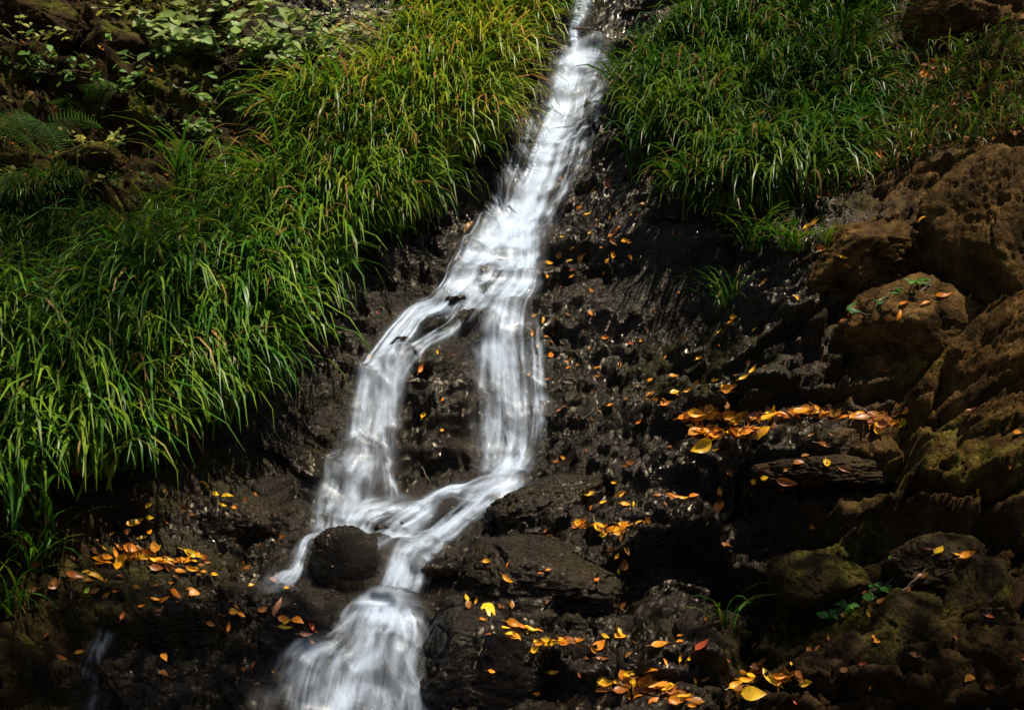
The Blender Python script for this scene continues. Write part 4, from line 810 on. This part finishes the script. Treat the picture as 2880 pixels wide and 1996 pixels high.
def shrub(name, c, r, reach, stems, nleaf, ll, colr, label, cat='shrub', flat=.5, spread=(1, .6, .8)):
    loc, nrm = cast(c, r); e = obj(name, None, None, label, cat, loc=loc - Vector((0, 0, .02))); rs = random.Random(c * 7 + r); tips = []
    for k in range(stems):
        az = rs.uniform(0, 2 * math.pi); d = Vector((math.cos(az) * spread[0], -abs(math.sin(az)) * spread[1] - .15, rs.uniform(.35, 1) * spread[2])).normalized()
        P = [Vector((0, 0, 0))]; L = reach * rs.uniform(.55, 1.05); q_ = d.copy()
        for i in range(6):
            q_ = (q_ + Vector((rs.gauss(0, .16), rs.gauss(0, .12), rs.gauss(0, .12) - .05))).normalized(); P.append(P[-1] + q_ * L / 6)
        V, Fq = tube_np([p[:] for p in P], .006 * max(.5, reach), .0015); obj('stem', mesh_np('stem', V, Fq, M_BARK), e)
        for i in range(2, 7):
            tips.append((P[i], q_))
            for _ in range(2): tips.append((P[i] + Vector((rs.gauss(0, .05), rs.gauss(0, .04), rs.gauss(0, .035))) * reach * 1.6, q_))
    for k in range(nleaf):
        p, d0 = rs.choice(tips); p = p + Vector((rs.gauss(0, .035), rs.gauss(0, .03), rs.gauss(0, .02))) * reach * 1.4
        nn = (Vector((rs.gauss(0, .55), rs.gauss(-.45, .5), flat + .3)) + nrm * .3).normalized(); d = Vector((rs.gauss(0, 1), rs.gauss(-.4, .6), rs.gauss(-.1, .2))); d = (d - nn * d.dot(nn)).normalized(); y = nn.cross(d)
        M = Matrix((d, y, nn)).transposed().to_4x4(); M.translation = p
        o = bpy.data.objects.new('leaf', rs.choice(GLEAF)); COL.objects.link(o); o.parent = e; o.matrix_local = M @ Matrix.Scale(ll * rs.uniform(.6, 1.2), 4)
        j = rs.uniform(.6, 1.25); o.color = (colr[0] * j * rs.uniform(.85, 1.2), colr[1] * j, colr[2] * j * rs.uniform(.7, 1.3), 1)
    return e
PALE, MID, YEL, DRYG = (.27, .37, .10), (.13, .25, .035), (.26, .28, .035), (.32, .29, .11)
shrub('shrub', 640, 175, .60, 14, 300, .105, PALE, 'pale green leafy shrub in the sun, upper left', flat=.7)
shrub('shrub', 850, 165, .42, 10, 220, .085, PALE, 'pale leafy shrub just right of the large pale shrub', flat=.7)
shrub('shrub', 560, 40, .5, 10, 220, .09, PALE, 'pale leafy shrub at the top edge behind the large one', flat=.7)
shrub('shrub', 1010, 130, .4, 8, 150, .06, DRYG, 'straw coloured twiggy bush beside the pale shrubs')
shrub('shrub', 520, 380, .25, 6, 60, .05, MID, 'small green weed at the foot of the mossy cliff')
shrub('shrub', 300, 420, .2, 5, 50, .04, YEL, 'little yellow green weed under the dark hollow')
shrub('shrub', 640, 300, .34, 7, 90, .07, MID, 'mid green broad leaved plant under the pale shrub', flat=.6)
shrub('shrub', 760, 330, .25, 6, 50, .055, MID, 'small leafy plant at the top of the fine grass')
shrub('shrub', 440, 60, .42, 7, 150, .045, YEL, 'yellow green twiggy shrub left of the pale shrub')
shrub('shrub', 1110, 200, .5, 11, 260, .05, DRYG, 'cream yellow twiggy shrub above the long grass')
shrub('shrub', 950, 230, .35, 7, 120, .055, PALE, 'light green bush between the pale shrubs and the long grass')
shrub('shrub', 150, 200, .35, 6, 70, .055, MID, 'dark green sprig plant on the mossy corner rock')
shrub('shrub', 360, 270, .34, 6, 70, .05, MID, 'green trailing sprigs beside the dark hollow')
shrub('shrub', 60, 120, .3, 5, 60, .04, YEL, 'yellow green sprig at the left edge')
shrub('small_plant', 2335, 1715, .09, 5, 16, .035, (.1, .3, .03), 'bright green little plant below the angular boulder', 'plant')
shrub('small_plant', 2440, 1650, .13, 4, 14, .035, (.07, .22, .03), 'row of pointed green leaves on the dark rock', 'plant')
shrub('small_plant', 2535, 1560, .05, 3, 6, .022, (.12, .28, .03), 'tiny green sprout on the dark right ledge', 'plant')
shrub('small_plant', 2560, 800, .1, 4, 14, .035, (.08, .26, .03), 'little green plant between the two brown boulders', 'plant')
shrub('small_plant', 2450, 870, .12, 4, 12, .04, (.05, .15, .03), 'dark green leaves on the ledge left of the ochre boulder', 'plant')

def ground_cover(name, polys, L, label):
    Vs, Fs, Cs, n0 = [], [], [], 0; base = [(np.array([v.co[:] for v in m.vertices]), np.array([p.vertices[:] for p in m.polygons])) for m in GLEAF]
    for poly, n, hues in polys:
        P = sample(poly, n); dn = fbm2(P[:, 0] * 2.6, P[:, 1] * 2.6, 3, 77)
        for (s_, t_, c, r), q_ in zip(P, dn):
            if q_ < random.uniform(-.35, .25): continue
            h = float(grid_at(Hf, np.array([s_]), np.array([t_]))[0]); p = np.array(from_sth(s_, t_, h)); hue = np.array(random.choice(hues)) * random.uniform(.5, 1.25)
            for k in range(random.randint(3, 6)):
                nn = Vector((random.gauss(0, .4), random.gauss(-.35, .3), .9)).normalized(); d = Quaternion(nn, random.uniform(0, 6.28)) @ nn.orthogonal().normalized(); y = nn.cross(d); sc = random.uniform(*L)
                A = np.array(Matrix((d, y, nn)).transposed()) * sc; Vb, Fb = random.choice(base)
                Vs.append(Vb @ A.T + p + np.array(d) * sc * .5 + np.array([random.gauss(0, .02), random.gauss(-.02, .015), random.uniform(.0, .06)])); Fs.append(Fb + n0); n0 += len(Vb)
                Cs.append(np.broadcast_to(np.array([*hue, 1.0]), (len(Vb), 4)))
    me = mesh_np(name, np.vstack(Vs), np.vstack(Fs), M_GRASS); color_attr(me, 'tint', np.vstack(Cs))
    return obj(name, me, label=label, cat='ground cover', kind='stuff')
ground_cover('ground_cover', [([(-250,-250),(1000,-250),(960,260),(850,430),(520,580),(330,660),(150,590),(-250,560)], 900, [(.05, .085, .012), (.09, .11, .015), (.13, .13, .02), (.04, .09, .02)]),
    ([(2350,150),(2880,150),(2880,420),(2450,520)], 130, [(.06, .09, .012), (.11, .1, .02)]), ([(960,-200),(1250,-200),(1250,200),(1000,330)], 200, [(.2, .2, .05), (.12, .17, .03)])], (.02, .05), 'small leafy weeds and moss sprigs covering the upper left cliff')

def frond_mesh(L, pairs=16, wr=.26):
    V = []; Fc = []
    def quad(a, b, c_, d): k = len(V); V.extend([a, b, c_, d]); Fc.append((k, k + 1, k + 2, k + 3))
    def mid(f): return np.array([L * f * (1 - .12 * f * f), 0, L * (.30 * f - .42 * f * f)])
    for k in range(pairs):
        f = .1 + .9 * k / pairs; m0 = mid(f); wl = L * wr * math.sin(math.pi * (f * .82 + .16)) ** .8
        for sg in (-1, 1):
            tipv = m0 + np.array([wl * .45, sg * wl, -.12 * wl]); step = 5; dd = np.array([L / pairs * .42, 0, 0])
            for q_ in range(step):                                    # small leaflets along each side rib
                a0 = m0 + (tipv - m0) * q_ / step; a1 = m0 + (tipv - m0) * (q_ + .92) / step; tw = dd * (1 - q_ / step * .75)
                quad(a0 - tw * .55, a0 + tw * .55, a1 + tw * .3, a1 - tw * .25)
    for k in range(8):
        m0, m1 = mid(k / 8), mid((k + 1) / 8); w = np.array([0, .003, 0]); quad(m0 - w, m0 + w, m1 + w, m1 - w)
    return np.array(V), np.array(Fc)
FV, FF = frond_mesh(1.0); ME_FROND = mesh_np('frond', FV, FF, M_FOLIAGE)
def fern(c, r, n, L, label, colr=(.035, .11, .03), az0=-1.2, spread=1.3):
    loc, nrm = cast(c, r); e = obj('fern', None, None, label, 'fern', 'ferns', loc=loc - Vector((0, 0, .01))); rs = random.Random(c + r)
    for k in range(n):
        o = bpy.data.objects.new('frond', ME_FROND); COL.objects.link(o); o.parent = e
        o.rotation_euler = (rs.gauss(0, .45), rs.uniform(-.25, .75), az0 + rs.uniform(-spread, spread)); s = L * rs.uniform(.65, 1.1); o.scale = (s, s, s)
        j = rs.uniform(.7, 1.3); o.color = (colr[0] * j, colr[1] * j, colr[2] * j, 1)
for a in [(120,340,9,.34,'feathery fern arching from the left bank above the dark hollow'),(20,390,8,.34,'blue green fern at the left edge'),(230,330,7,.28,'fern spreading right above the dark hollow'),
          (30,480,6,.36,'low fern hanging at the left edge under the hollow'),(330,250,5,.3,'small fern among the shaded mossy rocks'),(1330,160,6,.34,'light green fern standing in the sunlit long grass'),(1250,240,5,.3,'small fern lying in the grass left of the top fall')]:
    fern(*a, colr=(.045, .10, .018) if a[0] < 600 else (.11, .17, .03))

# ------------------------------------------------------------------ sticks
def stick(p0, p1, r, label, sag=0.0, lift=.01, depth=None):
    a, _ = cast(*p0); b, _ = cast(*p1)
    if depth: a = Vector(pix(*p0, depth)); b = Vector(pix(*p1, depth))
    P = []
    for k in range(9):
        f = k / 8; p = a.lerp(b, f) + Vector((random.gauss(0, r * .7), random.gauss(0, r * .7), random.gauss(0, r * .7))); p.z += lift - sag * math.sin(math.pi * f); P.append((p - a)[:])
    V, Fq = tube_np(P, r, r * .5, 6); return obj('stick', mesh_np('stick', V, Fq, M_BARK), None, label, 'stick', 'fallen sticks', loc=a)
stick((1598, 96), (1672, 92), .008, 'thin pale stick lying across the top of the falls', lift=.03)
stick((2620, 800), (2505, 960), .005, 'slim dark stem leaning between the brown boulders', lift=.02)
stick((390, 1500), (455, 1425), .004, 'straw coloured stem on the left leaf shelf', lift=.015)
stick((1335, 1895), (1362, 1808), .003, 'orange stem leaning on the wet slab', lift=.015)
stick((200, 1680), (205, 1770), .003, 'orange stem standing on the lower left rock', lift=.015)
stick((1183, 1315), (1208, 1365), .003, 'thin fallen stem on the dark rock between the falls', lift=.012)
stick((2540, 1675), (2610, 1610), .003, 'thin brown stem on the dark rock below the yellow leaf', lift=.012)

# ------------------------------------------------------------------ unseen trees added beside the frame, crowns placed sunward to shade the banks
def added_shade_tree(base, fork, targets, label, seed):
    rs = np.random.default_rng(seed); s_, t_ = base; p = Vector(from_sth(s_, t_, float(grid_at(Hf, np.array([s_]), np.array([t_]))[0]))) - Vector((0, 0, .1))
    e = obj('added_shade_tree', None, None, label, 'added_shade_tree', 'unseen trees added for shade', loc=p); f = Vector(fork) - p
    tp = [Vector((0, 0, 0)).lerp(f, k / 7) + Vector((rs.normal(0, .04), rs.normal(0, .04), 0)) * (0 if k in (0, 7) else 1) for k in range(8)]
    V, Fq = tube_np([q_[:] for q_ in tp], .15, .09, 10); obj('trunk', mesh_np('trunk', V, Fq, M_BARK), e)
    LVs, LFs, n0 = [], [], 0
    for (c, r, dist, rad, nl) in targets:
        loc, _ = cast(c, r); cc = loc + SUN_DIR * dist - p
        P = [f.lerp(cc, k / 6) + Vector((0, 0, .25 * math.sin(math.pi * k / 6))) for k in range(7)]
        V, Fq = tube_np([q_[:] for q_ in P], .016, .004, 6); obj('limb', mesh_np('limb', V, Fq, M_BARK), e)
        d = rs.normal(size=(nl, 3)); d /= np.linalg.norm(d, axis=1)[:, None]; q_ = np.array(cc) + d * (rs.random((nl, 1)) ** .45) * np.array([rad, rad, rad * .55])
        a = rs.normal(size=(nl, 3)); a /= np.linalg.norm(a, axis=1)[:, None]; b = np.cross(a, rs.normal(size=(nl, 3))); b /= np.linalg.norm(b, axis=1)[:, None]
        L = rs.uniform(.05, .1, (nl, 1)); quad = np.stack([q_ - a * L * .5, q_ + b * L * .27, q_ + a * L * .5, q_ - b * L * .27], 1)
        LVs.append(quad.reshape(-1, 3)); LFs.append(np.arange(nl * 4).reshape(-1, 4) + n0); n0 += nl * 4
    o = obj('crown', mesh_np('crown', np.vstack(LVs), np.vstack(LFs), M_FOLIAGE, False), e); o.color = (.08, .14, .02, 1)
added_shade_tree((-4.4, 3.6), (-3.4, 4.9, 4.6), [(0,800,4.6,.5,420),(260,900,4.4,.45,330),(450,760,4.6,.42,260),(200,650,4.6,.45,330),(100,1900,5,.45,420),(380,1930,5,.4,330),(0,1150,4.8,.4,260),(650,1900,5,.3,200),(350,1050,4.5,.28,170),(620,820,4.5,.26,150),(250,1250,4.6,.26,160),(900,620,4.4,.22,90)], 'unseen leafy crown on a trunk, added left of the frame to shade the left bank', 5)
added_shade_tree((4.3, 2.9), (3.2, 4.4, 4.4), [(2250,330,4.6,.4,210),(2480,180,4.6,.4,230),(2700,330,4.5,.45,250),(2150,480,4.6,.35,230),(2780,1880,5,.42,240),(2500,1720,5,.32,130),(2200,1590,5,.3,200)], 'unseen leafy crown on a trunk, added right of the frame to shade the right bank and rocks', 6)
